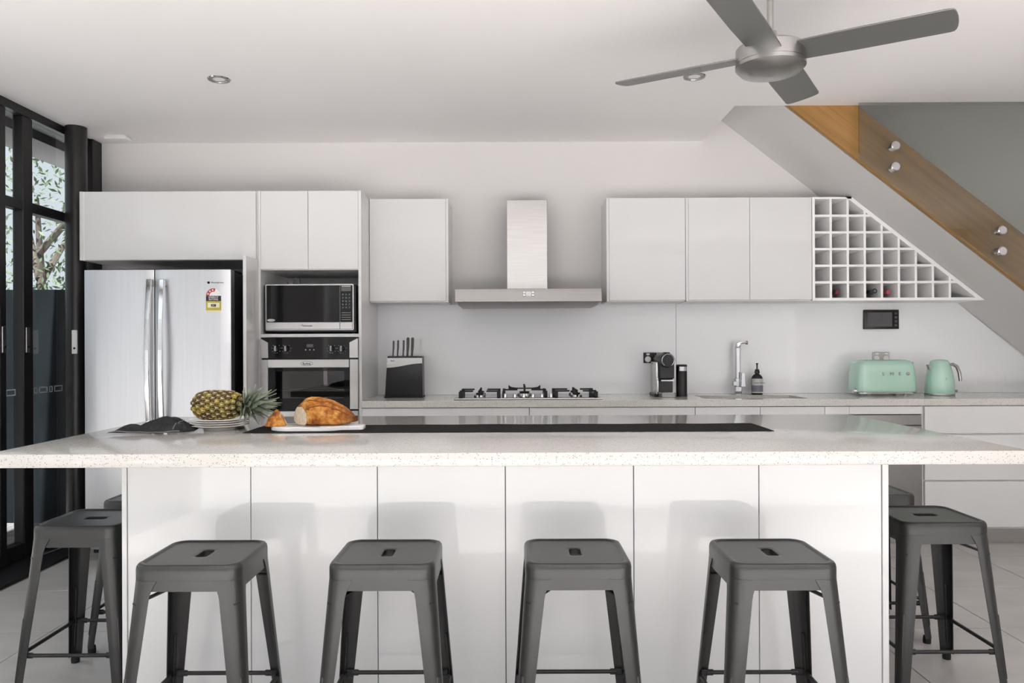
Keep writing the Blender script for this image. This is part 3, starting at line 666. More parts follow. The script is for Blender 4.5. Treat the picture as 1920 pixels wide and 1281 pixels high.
def oven_door(z0, z1, gap, logo):
    gxa, gxb = WX(515, DO), WX(645, DO)
    d = B(); yb = DO + 0.026
    z_st = z1 - 0.053; zg0 = z0 + gap; zg1 = z_st - 0.022
    d.box(fx_0, gxa, DO + 0.004, yb, z0, z_st); d.box(gxb, fx_1, DO + 0.004, yb, z0, z_st); d.box(gxa, gxb, DO + 0.004, yb, z0, zg0); d.box(gxa, gxb, DO + 0.004, yb, zg1, z_st)
    d = d.build('oven_door', M['blackg'], ov)
    B().box(gxa, gxb, DO + 0.008, DO + 0.012, zg0, zg1).build('window_pane', M['ovglass'], d)
    B().box(fx_0, fx_1, DO - 0.014, yb, z_st, z1 - 0.003, bev=0.002).build('door_handle', M['steel'], d)
    B().box(ix0 + 0.001, fx_0 - 0.001, DO, yb, z0, z1 - 0.003, bev=0.002).build('side_trim', M['steel'], d); B().box(fx_1 + 0.001, ix1 - 0.001, DO, yb, z0, z1 - 0.003, bev=0.002).build('side_trim', M['steel'], d)
    if logo:
        text('lettering', 'Belling', 0.019, (WX(576, DO), DO - 0.0148, z1 - 0.029), M['ink'], d, 0.0004)
        ring = [(WX(576, DO) + 0.036 * math.cos(a), DO - 0.0142, z1 - 0.0275 + 0.013 * math.sin(a)) for a in [6.2832 * i / 24 for i in range(25)]]
        B().tube(ring, 0.0007, 5).build('logo_ring', M['ink'], d)
    return zg0, zg1
zd = W(580, 768, DO)[1]
g0, g1 = oven_door(zd, zf0 - 0.004, 0.068, True); oven_door(0.43, zd - 0.006, 0.09, False)
b = B(); zr = g0 + 0.045
for yy in (DO + 0.06, DO + 0.26): b.tube([(ix0 + 0.045, yy, zr), (ix1 - 0.045, yy, zr)], 0.003, 8)
for i in range(18): x = ix0 + 0.06 + i * (ix1 - ix0 - 0.12) / 17; b.tube([(x, DO + 0.06, zr), (x, DO + 0.26, zr)], 0.0018, 6)
b.build('wire_rack', M['chrome'], ov)

# ------------------------------------------------------------------ range hood
hx0, hx1 = WX(853, 4.88), WX(1129, 4.88)
hd = thing('range_hood', ((hx0 + hx1) / 2, 5.1, ZW), 'stainless steel canopy range hood over the cooktop', 'range hood')
zb1 = W(990, 541, 4.88)[1]; zb0 = W(990, 566, 4.88)[1]
B().prism([(4.892, zb1), (YB - 0.001, zb1), (YB - 0.001, zb0), (4.880, zb0)], 'x', hx0, hx1, bev=0.002).build('canopy', M['hood'], hd)
B().prism([(4.885, zb0), (YB - 0.002, zb0), (YB - 0.002, zb0 - 0.018), (4.93, zb0 - 0.018)], 'x', hx0 + 0.02, hx1 - 0.02).build('filter_panel', M['dsteel'], hd)
cx0, cx1 = WX(951, 5.10), WX(1027, 5.10)
B().box(cx0, cx1, 5.10, YB - 0.001, zb1, W(990, 375, 5.10)[1], bev=0.002).build('chimney', M['steel'], hd)
X, Z = W(991, 551, 4.88)
B().prism(rrect(0.017, 0.014, 0.003, 3, X, Z), 'y', 4.882, 4.89).build('display', M['white'], hd)
for sx in (-0.028, 0.028):
    for sz in (-0.008, 0.008): B().lathe([(0.0, 4.876), (0.0065, 4.876), (0.0075, 4.878), (0.0075, 4.89)], (X + sx, 0, Z + sz), 14, 'y', cap0=False).build('button', M['chrome'], hd)

# ------------------------------------------------------------------ cooktop
kx0, kx1 = WX(851, 4.84), WX(1130, 4.84); ky0, ky1 = 4.835, 5.30; zc = BT
ck = thing('gas_cooktop', ((kx0 + kx1) / 2, 5.07, zc), 'stainless gas cooktop with black iron trivets on the benchtop', 'cooktop')
B().box(kx0, kx1, ky0, ky1, zc, zc + 0.010, bev=0.003, seg=2).build('tray', M['steel'], ck)
B().box(kx0 + 0.02, kx1 - 0.02, ky0 + 0.03, ky1 - 0.02, zc + 0.0095, zc + 0.012).build('black_glass', M['blackg'], ck)
kc = (kx0 + kx1) / 2; zt = zc + 0.052
def burner(x, y, r):
    bb = B().lathe([(r * 1.25, zc + 0.012), (r * 1.2, zc + 0.022), (r * 0.9, zc + 0.028)], (x, y, 0), 24).build('burner', M['steel'], ck)
    B().lathe([(r * 0.8, zc + 0.028), (r * 0.85, zc + 0.036), (0.0, zc + 0.038)], (x, y, 0), 24, cap1=False).build('burner_cap', M['iron'], bb)
def trivet(xa, xb, ya, yb, cs, step=0.0):
    b = B(); h = 0.008; zz = zt + step
    for (x, y) in ((xa, ya), (xb, ya), (xa, yb), (xb, yb)): b.box(x - 0.009, x + 0.009, y - 0.009, y + 0.009, zc + 0.010, zz - 0.004, bev=0.002)
    b.box(xa - h, xa + h, ya, yb, zc + 0.012, zc + 0.030, bev=0.002); b.box(xb - h, xb + h, ya, yb, zc + 0.012, zc + 0.030, bev=0.002)
    for (cx, cy, r) in cs:
        b.box(xa - h, cx - r, cy - 0.005, cy + 0.005, zz - 0.010, zz, bev=0.002); b.box(cx + r, xb + h, cy - 0.005, cy + 0.005, zz - 0.010, zz, bev=0.002)
        b.box(xa - h, xa + h, cy - 0.008, cy + 0.008, zc + 0.012, zz - 0.002); b.box(xb - h, xb + h, cy - 0.008, cy + 0.008, zc + 0.012, zz - 0.002)
        for sgn in (-1, 1): b.prism([(cy + sgn * r, zz - 0.008), (cy + sgn * r, zz + 0.006), (cy + sgn * (r + 0.012), zz + 0.002), (cy + sgn * (r + 0.05), zc + 0.014), (cy + sgn * (r + 0.03), zc + 0.014)], 'x', cx - 0.005, cx + 0.005)
    b.build('trivet', M['iron'], ck)
burner(kx0 + 0.155, ky0 + 0.13, 0.030); burner(kx0 + 0.155, ky0 + 0.34, 0.026); burner(kc - 0.02, ky0 + 0.29, 0.040); burner(kx1 - 0.155, ky0 + 0.13, 0.030); burner(kx1 - 0.155, ky0 + 0.34, 0.026)
trivet(kx0 + 0.035, kx0 + 0.275, ky0 + 0.05, ky1 - 0.04, [(kx0 + 0.155, ky0 + 0.13, 0.042), (kx0 + 0.155, ky0 + 0.34, 0.042)])
trivet(kc - 0.155, kc + 0.115, ky0 + 0.14, ky1 - 0.04, [(kc - 0.02, ky0 + 0.29, 0.045)])
trivet(kx1 - 0.285, kx1 - 0.035, ky0 + 0.05, ky1 - 0.04, [(kx1 - 0.155, ky0 + 0.13, 0.042), (kx1 - 0.155, ky0 + 0.34, 0.042)])
wr = B(); xw = kc - 0.02
wr.prism([(xw - 0.105, zt + 0.026), (xw - 0.085, zt + 0.012), (xw - 0.05, zt + 0.008), (xw + 0.05, zt + 0.008), (xw + 0.085, zt + 0.012), (xw + 0.105, zt + 0.026), (xw + 0.105, zt), (xw - 0.105, zt)], 'y', ky0 + 0.285, ky0 + 0.297)
wr.prism([(ky0 + 0.19, zt + 0.028), (ky0 + 0.22, zt + 0.008), (ky0 + 0.36, zt + 0.008), (ky0 + 0.39, zt + 0.028), (ky0 + 0.39, zt), (ky0 + 0.19, zt)], 'x', xw - 0.006, xw + 0.006)
wr.build('wok_ring', M['iron'], ck)
for i, px in enumerate((947, 965, 982, 999, 1016, 1033)):
    x = WX(px, ky0 + 0.05); B().lathe([(0.012, zc + 0.010), (0.0105, zc + 0.034), (0.009, zc + 0.036)], (x, ky0 + 0.05, 0), 20).build('knob', M['chrome'], ck)

# ------------------------------------------------------------------ things on the back bench
# knife block
DK = 5.08
kb0 = WX(721, DK); kb1 = WX(792, DK); kz = BT
kn = thing('knife_block', ((kb0 + kb1) / 2, DK + 0.06, kz), 'black knife block with a steel band on the benchtop', 'knife block')
zk = W(757, 668, DK)[1]
xa, xb = kb0 + 0.018, kb1 - 0.003
ztop = zk
def wave(u): return ztop - 0.075 + 0.028 * (1 - math.cos(math.pi * u)) / 2
B().prism([(kb0, kz + 0.008), (kb1, kz + 0.008), (xb, ztop), (xa, ztop)], 'y', DK, DK + 0.13, bev=0.004, seg=2).build('body', M['black'], kn)
B().box(kb0 - 0.003, kb1 + 0.001, DK - 0.005, DK + 0.135, kz, kz + 0.009, bev=0.002).build('base', M['rubber'], kn)
n = 14; lowr = []
for i in range(n + 1):
    u = i / n; z = wave(u); f = (z - kz) / (ztop - kz); xl = kb0 + (xa - kb0) * f; xr = kb1 + (xb - kb1) * f
    lowr.append((xl + (xr - xl) * u, z))
B().prism(lowr + [(xb + 0.001, ztop - 0.012), (xa - 0.001, ztop - 0.012)], 'y', DK - 0.003, DK + 0.004).build('steel_band', M['steel'], kn)
text('lettering', 'furi', 0.018, (xa + 0.035, DK - 0.0036, ztop - 0.030), M['ink'], kn, 0.0004)
for i, (px, top, rr) in enumerate(((738, 639, 0.0062), (746.5, 638, 0.0062), (757, 638, 0.0062), (765, 633, 0.0095), (773.5, 633, 0.0095))):
    X, Zt = W(px, top, DK + 0.06); y = DK + 0.055
    b = B(); b.tube([(X - 0.004, y, ztop - 0.003), (X - 0.002, y, ztop + 0.03), (X, y, (ztop + Zt) / 2), (X + 0.001, y, Zt - 0.006), (X + 0.001, y, Zt)], [rr * 0.7, rr * 0.8, rr, rr * 1.05, rr * 0.6], 12, 1.5)
    tag(b.build('kitchen_knife', M['knifeh']), ['slim steel knife handle at left end of the block', 'slim steel knife handle second from left in block', 'slim steel knife handle in the middle of the block', 'thick steel knife handle second from right in block', 'thick steel knife handle at right end of the block'][i], 'knife', 'knives in the block')

# coffee machine
DC = 5.02
q0 = WX(1239, DC); q1 = WX(1266, DC); zc_ = BT
cm = thing('coffee_machine', ((q0 + q1) / 2, DC + 0.12, zc_), 'black capsule coffee machine with chrome ring on the bench', 'coffee machine')
zt_ = W(1252, 663, DC)[1]; ccx = (q0 + q1) / 2; rw = (q1 - q0) / 2
zc2 = W(1252, 676, DC)[1]
B().box(q0, q1, DC + 0.075, DC + 0.24, zc_ + 0.02, zc2, bev=0.004).build('tower', M['black'], cm)
B().box(q0, q1, DC + 0.03, DC + 0.24, W(1252, 711, DC)[1] + 0.002, zc2, bev=0.004).build('brew_head', M['black'], cm)
B().lathe([(0.0, DC + 0.0), (rw * 0.9, DC + 0.0), (rw * 1.02, DC + 0.012), (rw * 1.02, DC + 0.24)], (ccx, 0, zc2), 40, 'y', cap0=False).build('barrel', M['black'], cm)
B().tube([(ccx + rw * 0.84 * math.cos(a), DC - 0.001, zc2 + rw * 0.84 * math.sin(a)) for a in [R(-55 + 290 * i / 32) for i in range(33)]], 0.0035, 8).build('chrome_ring', M['chrome'], cm)
B().box(ccx - 0.018, ccx + 0.018, DC + 0.02, DC + 0.1, zc2 + rw * 0.95, zc2 + rw * 1.14, bev=0.006, seg=2).build('lever', M['black'], cm)
B().box(q0 + 0.005, q1 - 0.002, DC + 0.016, DC + 0.032, W(1252, 715.5, DC)[1], W(1252, 712.5, DC)[1], bev=0.001).build('spout_bar', M['chrome'], cm)
B().prism(rrect(0.052, 0.075, 0.02, 6, ccx, DC + 0.045), 'z', zc_, zc_ + 0.028, bev=0.002).build('drip_tray', M['dsteel'], cm)
B().prism(rrect(0.046, 0.066, 0.018, 6, ccx, DC + 0.045), 'z', zc_ + 0.028, zc_ + 0.031).build('drip_grid', M['chrome'], cm)
B().box(q0 - 0.022, q0 - 0.001, DC + 0.06, DC + 0.25, zc_ + 0.004, zc2 - 0.012, bev=0.006, seg=2).build('side_cover', M['steel'], cm)
B().box(q0 - 0.03, q1 + 0.002, DC + 0.06, DC + 0.255, zc_, zc_ + 0.02, bev=0.004).build('base', M['black'], cm)
fr_x = WX(1279, DC + 0.06); fb = W(1279, 684, DC)[1]
fo = thing('milk_frother', (fr_x, DC + 0.08, zc_), 'black cylindrical milk frother beside the coffee machine', 'milk frother')
r_ = 0.036
B().lathe([(r_ * 1.02, zc_), (r_ * 1.02, zc_ + 0.012), (r_ * 0.98, zc_ + 0.014), (r_ * 0.98, fb - 0.042)], (fr_x, DC + 0.08, 0), 36).build('jug', M['black'], fo)
B().lathe([(r_ * 0.97, fb - 0.042), (r_ * 0.97, fb - 0.014)], (fr_x, DC + 0.08, 0), 36).build('steel_collar', M['chrome'], fo)
B().lathe([(r_ * 1.0, fb - 0.014), (r_ * 1.0, fb - 0.004), (r_ * 0.85, fb)], (fr_x, DC + 0.08, 0), 36).build('lid', M['black'], fo)
X, Z = W(1229, 672, YB - 0.02)
cd = B().tube([(X, YB - 0.035, Z - 0.004), (X, YB - 0.05, Z - 0.03), (X + 0.002, YB - 0.05, Z - 0.09), (X + 0.01, YB - 0.06, 0.97), (q0 + 0.0, DC + 0.262, BT + 0.03)], 0.0035, 8).build('power_cord', M['white'], cm)
B().box(X - 0.016, X + 0.016, YB - 0.05, YB - 0.0135, Z - 0.018, Z + 0.006, bev=0.004).build('plug', M['black'], cm)

# tap
DT = 5.285
tx_, _ = W(1383, 700, DT); zt0 = BT; tzt = W(1383, 641, DT)[1]
tp = thing('sink_mixer', (tx_, DT, zt0), 'chrome square sink mixer tap with pull-out spout behind the sink', 'tap')
B().prism(rrect(0.024, 0.024, 0.006, 4, tx_, DT), 'z', zt0, zt0 + 0.055, bev=0.002).build('base', M['chrome'], tp)
B().prism(rrect(0.020, 0.020, 0.005, 4, tx_, DT), 'z', zt0 + 0.055, zt0 + 0.11, bev=0.002).build('body', M['chrome'], tp)
B().prism(rrect(0.015, 0.016, 0.004, 4, tx_ + 0.001, DT), 'z', zt0 + 0.11, tzt - 0.045).build('column', M['chrome'], tp)
B().prism(rrect(0.0165, 0.018, 0.004, 4, tx_ + 0.001, DT), 'z', tzt - 0.047, tzt - 0.042).build('collar', M['chrome'], tp)
B().prism([(tx_ - 0.013, tzt - 0.042), (tx_ + 0.014, tzt - 0.042), (tx_ + 0.020, tzt - 0.016), (tx_ + 0.056, tzt - 0.012), (tx_ + 0.056, tzt + 0.004), (tx_ + 0.010, tzt + 0.002), (tx_ - 0.006, tzt - 0.008)], 'y', DT - 0.016, DT + 0.016, bev=0.003, seg=2).build('spout', M['chrome'], tp)
B().lathe([(0.013, tx_ + 0.054), (0.013, tx_ + 0.068)], (0, DT, tzt - 0.006), 20, 'x').build('nozzle', M['dsteel'], tp)
B().prism([(tx_ + 0.006, zt0 + 0.052), (tx_ + 0.042, zt0 + 0.052), (tx_ + 0.036, zt0 + 0.150), (tx_ + 0.012, zt0 + 0.150)], 'y', DT - 0.050, DT - 0.022, bev=0.003).build('lever', M['chrome'], tp)
B().prism(rrect(0.014, 0.014, 0.004, 4, tx_ - 0.024, zt0 + 0.075), 'y', DT - 0.03, DT, bev=0.002).build('cartridge_cap', M['chrome'], tp)

# soap
DSO = 5.29
sxp, _ = W(1419.5, 700, DSO); szt = W(1419, 681, DSO)[1]
so = thing('soap_bottle', (sxp, DSO, BT), 'dark pump bottle of hand soap with pale label by the tap', 'soap bottle')
rb = 0.0375; hs = szt - BT
B().lathe([(rb - 0.002, BT), (rb, BT + 0.004), (rb, BT + 0.107), (rb * 0.9, BT + 0.12), (rb * 0.6, BT + 0.134), (0.015, BT + 0.138), (0.015, BT + 0.145)], (sxp, DSO, 0), 32).build('bottle', M['amber'], so)
def arc_label(z0, z1, m, nm, rr=rb + 0.0006, a0=-172, a1=-20):
    n = 20; rings = [[(sxp + rr * math.cos(R(a0 + (a1 - a0) * i / n)), DSO + rr * math.sin(R(a0 + (a1 - a0) * i / n)), z) for i in range(n + 1)] for z in (z0, z1)]
    return B().loft(rings, False, False, closed=False).build(nm, m, so)
arc_label(BT + 0.010, BT + 0.107, M['label'], 'label'); arc_label(BT + 0.018, BT + 0.062, M['label2'], 'label_panel', rb + 0.001)
text('lettering', 'HAND WASH', 0.0125, (sxp + 0.003, DSO - rb - 0.0012, BT + 0.078), M['ink'], so, 0.0003)
B().lathe([(0.018, BT + 0.145), (0.018, BT + 0.152), (0.014, BT + 0.160), (0.016, BT + 0.166), (0.008, BT + 0.172)], (sxp, DSO, 0), 20).build('pump_collar', M['black'], so)
B().lathe([(0.005, BT + 0.172), (0.005, szt - 0.010), (0.008, szt - 0.004), (0.0085, szt)], (sxp, DSO, 0), 16).build('pump_head', M['black'], so)

# intercom
X0, Z1 = W(1620, 581, YB - 0.03); X1, Z0 = W(1686, 617, YB - 0.03)
ic = thing('intercom', ((X0 + X1) / 2, YB - 0.01, Z0), 'black video intercom screen mounted on the splashback', 'intercom')
B().box(X0, X1, YB - 0.030, YB - 0.0102, Z0, Z1, bev=0.004, seg=2).build('case', M['black'], ic)
B().box(X0 + 0.025, X1 - 0.048, YB - 0.0312, YB - 0.0295, Z0 + 0.016, Z1 - 0.018, bev=0.0005).build('screen', M['screenlcd'], ic)
for k in range(4): B().box(X1 - 0.031, X1 - 0.013, YB - 0.0325, YB - 0.0295, Z0 + 0.018 + 0.027 * k, Z0 + 0.034 + 0.027 * k, bev=0.001).build('button', M['screenlcd'], ic)

# toaster
DTo = 5.06
t0, t1 = WX(1610, DTo), WX(1723, DTo); zto = W(1666, 676, DTo)[1]; td = 0.20; tcx = (t0 + t1) / 2; thw = (t1 - t0) / 2
to = thing('toaster', (tcx, DTo + td / 2, BT), 'mint green retro four-slice toaster on the back bench', 'toaster')
b = B(); rings = []
hb = BT + 0.026
for f, wv, dv, rv in ((0.0, 1.0, 1.0, 0.05), (0.25, 1.0, 1.0, 0.05), (0.6, 0.985, 0.97, 0.05), (0.84, 0.955, 0.90, 0.05), (0.93, 0.92, 0.82, 0.05), (0.985, 0.865, 0.70, 0.045), (1.0, 0.80, 0.56, 0.04)):
    rings.append([(p[0], p[1], hb + (zto - hb) * f) for p in rrect(thw * wv, td / 2 * dv, rv, 6, tcx, DTo + td / 2)])
b.loft(rings).build('shell', M['mint'], to)
B().prism(rrect(thw * 1.0, td / 2, 0.05, 6, tcx, DTo + td / 2), 'z', BT + 0.012, BT + 0.026, bev=0.002).build('chrome_base', M['chrome'], to)
for sx in (-0.6, 0.6):
    for yy in (DTo + 0.025, DTo + td - 0.025): B().lathe([(0.012, BT), (0.014, BT + 0.013)], (tcx + sx * thw, yy, 0), 16).build('foot', M['chrome'], to)
for yy in (DTo + 0.065, DTo + 0.135): B().box(tcx - thw * 0.72, tcx + thw * 0.72, yy - 0.014, yy + 0.014, zto - 0.002, zto + 0.0015, bev=0.001).build('slot_surround', M['dsteel'], to)
for k, ch in enumerate('SMEG'): text('letter', ch, 0.030, (WX((1656, 1672, 1687, 1702)[k], DTo), DTo + 0.0002, W(1680, 701.5, DTo)[1]), M['chrome'], to, 0.0028, sx=1.15)
B().lathe([(0.004, t1 - 0.03), (0.004, t1 + 0.0), (0.009, t1 + 0.002), (0.011, t1 + 0.010), (0.006, t1 + 0.014)], (0, DTo + td / 2, zto - 0.022), 16, 'x').build('lever_knob', M['dsteel'], to)
B().lathe([(0.006, t1 - 0.012), (0.007, t1 + 0.006)], (0, DTo + 0.06, BT + 0.085), 14, 'x').build('button', M['chrome'], to)
B().lathe([(0.016, t0 - 0.016), (0.018, t0 - 0.012), (0.018, t0 + 0.02)], (0, DTo + 0.05, BT + 0.030), 20, 'x').build('crumb_tray_handle', M['chrome'], to)

# kettle
DKe = 5.12; kcx = WX(1761.5, DKe); kz1 = W(1762, 674, DKe)[1]; rk = 26 * DKe / F
ke = thing('kettle', (kcx, DKe, BT), 'mint green retro kettle with chrome handle beside the toaster', 'kettle')
hk = kz1 - BT
B().lathe([(rk * 0.98, BT), (rk, BT + 0.004), (rk, BT + 0.012)], (kcx, DKe, 0), 40).build('base', M['chrome'], ke)
B().lathe([(rk * 0.97, BT + 0.012), (rk * 0.985, BT + hk * 0.18), (rk * 0.95, BT + hk * 0.40), (rk * 0.86, BT + hk * 0.62), (rk * 0.73, BT + hk * 0.80), (rk * 0.66, BT + hk * 0.875)], (kcx, DKe, 0), 44).build('body', M['mint'], ke)
B().lathe([(rk * 0.655, BT + hk * 0.878), (rk * 0.62, BT + hk * 0.93), (rk * 0.50, BT + hk * 0.975), (rk * 0.25, BT + hk * 0.998), (0.0, BT + hk)], (kcx, DKe, 0), 40, cap1=False).build('lid', M['mint'], ke)
hz = BT + hk * 0.84
B().tube([(kcx + rk * 0.66, DKe, hz), (kcx + rk * 0.95, DKe, hz + 0.006), (kcx + rk * 1.25, DKe, hz - 0.010), (kcx + rk * 1.42, DKe, hz - 0.05), (kcx + rk * 1.47, DKe, hz - 0.088), (kcx + rk * 1.49, DKe, hz - 0.106)], [0.009, 0.010, 0.011, 0.011, 0.0105, 0.009], 14).build('handle', M['nickel'], ke)
B().prism([(kcx - rk * 0.70, BT + hk * 0.62), (kcx - rk * 0.92, BT + hk * 0.86), (kcx - rk * 0.78, BT + hk * 0.85), (kcx - rk * 0.62, BT + hk * 0.84)], 'y', DKe - 0.014, DKe + 0.014, bev=0.003).build('spout', M['nickel'], ke)
B().lathe([(0.007, kcx + rk * 0.9), (0.008, kcx + rk * 1.13)], (0, DKe - 0.02, BT + 0.028), 12, 'x').build('switch', M['dsteel'], ke)
text('letter', 'S', 0.018, (kcx - 0.004, DKe - rk * 0.935, BT + hk * 0.47), M['chrome'], ke, 0.002)

# ------------------------------------------------------------------ island
IY0, IY1, IT = 2.42, 3.72, 0.905; ITH = 0.0425
ct = B().box(-1.645, 1.617, IY0, IY1, IT - ITH, IT, bev=0.0022, seg=2).build('island_countertop', M['stone']); tag(ct, 'thick speckled white stone countertop of the kitchen island', 'countertop')
PYF = 2.69
isl = thing('kitchen_island', (0, 3.1, 0), 'gloss white panelled base of the kitchen island', 'kitchen island')
iz = IT - ITH - 0.0005
B().box(-1.17, 1.17, PYF + 0.02, 3.68, 0.0, iz).build('body', M['carc'], isl)
pe = [WX(p, PYF) for p in (228, 237.5, 469, 706.5, 946.5, 1187, 1422, 1652, 1664)]
B().box(pe[0], pe[1] - 0.001, PYF - 0.004, PYF + 0.03, 0, iz, bev=0.001).build('end_panel', M['gloss'], isl); B().box(pe[7] + 0.001, pe[8], PYF - 0.004, PYF + 0.03, 0, iz, bev=0.001).build('end_panel', M['gloss'], isl)
for a, c in zip(pe[1:7], pe[2:8]): B().box(a + 0.0013, c - 0.0013, PYF, PYF + 0.018, 0.012, iz, bev=0.0012).build('front_panel', M['gloss'], isl)
B().box(pe[0] + 0.004, pe[8] - 0.004, PYF + 0.0185, PYF + 0.024, 0.0, iz).build('backing_board', M['black'], isl)

# runner
rn = bmesh.new(); nx, ny = 60, 8; rx = (-1.035, 1.015); ry = (2.99, 3.29)
def rz(u, v): return IT + 0.0012 + 0.0008 * (1 + math.sin(u * 37 + v * 3)) * (0.4 + 0.6 * math.sin(u * 11) ** 2)
vv = [[rn.verts.new((rx[0] + (rx[1] - rx[0]) * i / nx, ry[0] + (ry[1] - ry[0]) * j / ny, rz(i / nx, j / ny))) for j in range(ny + 1)] for i in range(nx + 1)]
for i in range(nx):
    for j in range(ny): rn.faces.new((vv[i][j], vv[i + 1][j], vv[i + 1][j + 1], vv[i][j + 1]))
bb = B(); bb.bm.free(); bb.bm = rn
bmesh.ops.solidify(rn, geom=rn.faces[:], thickness=0.0012)
tag(bb.build('table_runner', M['runner']), 'long charcoal cloth runner lying along the island countertop', 'table runner')

# plates
pcx, pcy = WX(411, 3.15), 3.15
prof = [(0.0, 0.004), (0.050, 0.004), (0.054, 0.0), (0.060, 0.0), (0.062, 0.006), (0.090, 0.012), (0.114, 0.0185), (0.1155, 0.0205), (0.113, 0.0215), (0.088, 0.015), (0.060, 0.009), (0.0, 0.009)]
pm = B().lathe(prof, (0, 0, 0), 64, cap0=False, cap1=False).mesh('dinner_plate', M['china'])
nm = ['bottom', 'second from bottom', 'third from bottom', 'top']
PS = 0.0082
for k in range(4):
    p = inst('dinner_plate', pm, None, (pcx + (0, 0.002, -0.002, 0.001)[k], pcy + (0, -0.001, 0.001, 0)[k], IT + 0.0002 + PS * k))
    tag(p, f'round white plate, {nm[k]} of the stack under the pineapple', 'plate', 'stacked plates under the pineapple')
PZ = IT + PS * 3 + 0.0095

# pineapple lying on the plates, crown to the right
pl_, pr_ = 0.212, 0.060
PX0 = WX(362, 3.15); pz = PZ + pr_ + 0.003; py_ = 3.15
pn = thing('pineapple', (PX0 + 0.1, py_, PZ), 'ripe pineapple lying on the stacked white plates', 'pineapple')
tilt = Matrix.Translation((PX0, py_, pz)) @ Matrix.Rotation(R(-1.0), 4, 'Y') @ Matrix.Rotation(R(-6), 4, 'Z')
def prad(u):                       # u along the fruit 0..1
    return pr_ * max(0.02, (1 - abs(2 * u - 1) ** 3.6)) ** 0.5 * (1.0 - 0.10 * (u - 0.4))
core = B(); n = 24
core.loft([[(pl_ * u, 0.90 * prad(u) * math.cos(2 * math.pi * k / n), 0.90 * prad(u) * math.sin(2 * math.pi * k / n)) for k in range(n)] for u in [0.01] + [i / 16 for i in range(1, 16)] + [0.99]])
core.move(tilt).build('core', M['pcore'], pn)
eb = B(); m = 6
eb.loft([[(0.0150 * math.cos(a) * s, 0.0138 * math.sin(a) * s, z) for a in [R(30 + 60 * k) for k in range(m)]] for s, z in ((1.0, -0.005), (0.93, 0.0012), (0.66, 0.0040), (0.2, 0.0046))], cap0=False)
nb = len(eb.bm.faces)
for a in (0, 130, 230):                                        # pale dried bract points around the eye
    L_ = 0.0115 if a == 0 else 0.0075
    ca, sa = math.cos(R(a)), math.sin(R(a))
    q = lambda u, v, z: (u * ca - v * sa, u * sa + v * ca, z)
    eb.loft([[q(-0.001, -0.0034, 0.0042), q(-0.001, 0.0034, 0.0042), q(-0.001, 0, 0.0062)], [q(L_, -0.0004, 0.0062), q(L_, 0.0004, 0.0062), q(L_, 0, 0.0072)]])
eb.bm.faces.ensure_lookup_table()
for f in eb.bm.faces[nb:]: f.material_index = 1
eye_me = eb.mesh('fruitlet', M['eye'], smooth=False); eye_me.materials.append(M['bract'])
rows = 11; o_p = ORG[pn.name]
for i in range(rows):
    u = 0.035 + 0.93 * i / (rows - 1); r0 = prad(u); nn = max(5, round(2 * math.pi * r0 / 0.0262)); nn = 14 if r0 > 0.05 else nn
    for k in range(nn):
        a = 2 * math.pi * (k + 0.5 * (i % 2)) / nn + i * 0.02
        du = 0.01; slope = (prad(min(1, u + du)) - prad(max(0, u - du))) / (2 * du * pl_)
        nrm = Vector((-slope, math.cos(a), math.sin(a))).normalized()
        pos = Vector((pl_ * u, 0.93 * r0 * math.cos(a), 0.93 * r0 * math.sin(a)))
        xax = Vector((1, 0, 0)) - nrm * nrm.x
        if xax.length < 0.05: continue
        xax.normalize(); yax = nrm.cross(xax)
        sC = min(1.0, 0.55 + r0 / pr_ * 0.45)
        Mx = tilt @ Matrix.Translation(pos) @ Matrix((xax, yax, nrm)).transposed().to_4x4()
        o = bpy.data.objects.new('fruitlet', eye_me); COL.objects.link(o); o.parent = pn
        o.matrix_local = Matrix.Translation(-o_p) @ Mx @ Matrix.Diagonal((sC, sC, 1, 1))
def leaf_mesh(L, wd, curl):
    b = B(); rings = []
    for i in range(7):
        u = i / 6; ww = wd * (1 - u ** 2.2) * (0.75 + 0.5 * math.sin(math.pi * min(1, u * 1.2))) + 0.0003; z = curl * u * u
        rings.append([(L * u, -ww, z + 0.0016), (L * u, 0, z - 0.0006), (L * u, ww, z + 0.0016), (L * u, 0, z - 0.0016)])
    return b.loft(rings).mesh('leaf', M['pleaf'])
lm = [leaf_mesh(0.115, 0.0105, 0.012), leaf_mesh(0.085, 0.0115, 0.022), leaf_mesh(0.058, 0.0105, 0.020)]
rnd = random.Random(11)
for k in range(58):
    lay = k / 58
    a = k * 2.39996
    tl = R(5 + 62 * lay + rnd.uniform(-7, 7)); me = lm[0] if lay < 0.3 else (lm[1] if lay < 0.7 else lm[2])
    off = pl_ * 0.985 + 0.038 * (1 - lay)
    Mx = tilt @ Matrix.Translation((off, 0, 0)) @ Matrix.Rotation(a, 4, 'X') @ Matrix.Translation((0, 0, 0.006 + 0.009 * lay)) @ Matrix.Rotation(-tl, 4, 'Y')
    o = bpy.data.objects.new('leaf', me); COL.objects.link(o); o.parent = pn
    o.matrix_local = Matrix.Translation(-o_p) @ Mx @ Matrix.Diagonal((rnd.uniform(0.85, 1.15), 1, 1, 1))

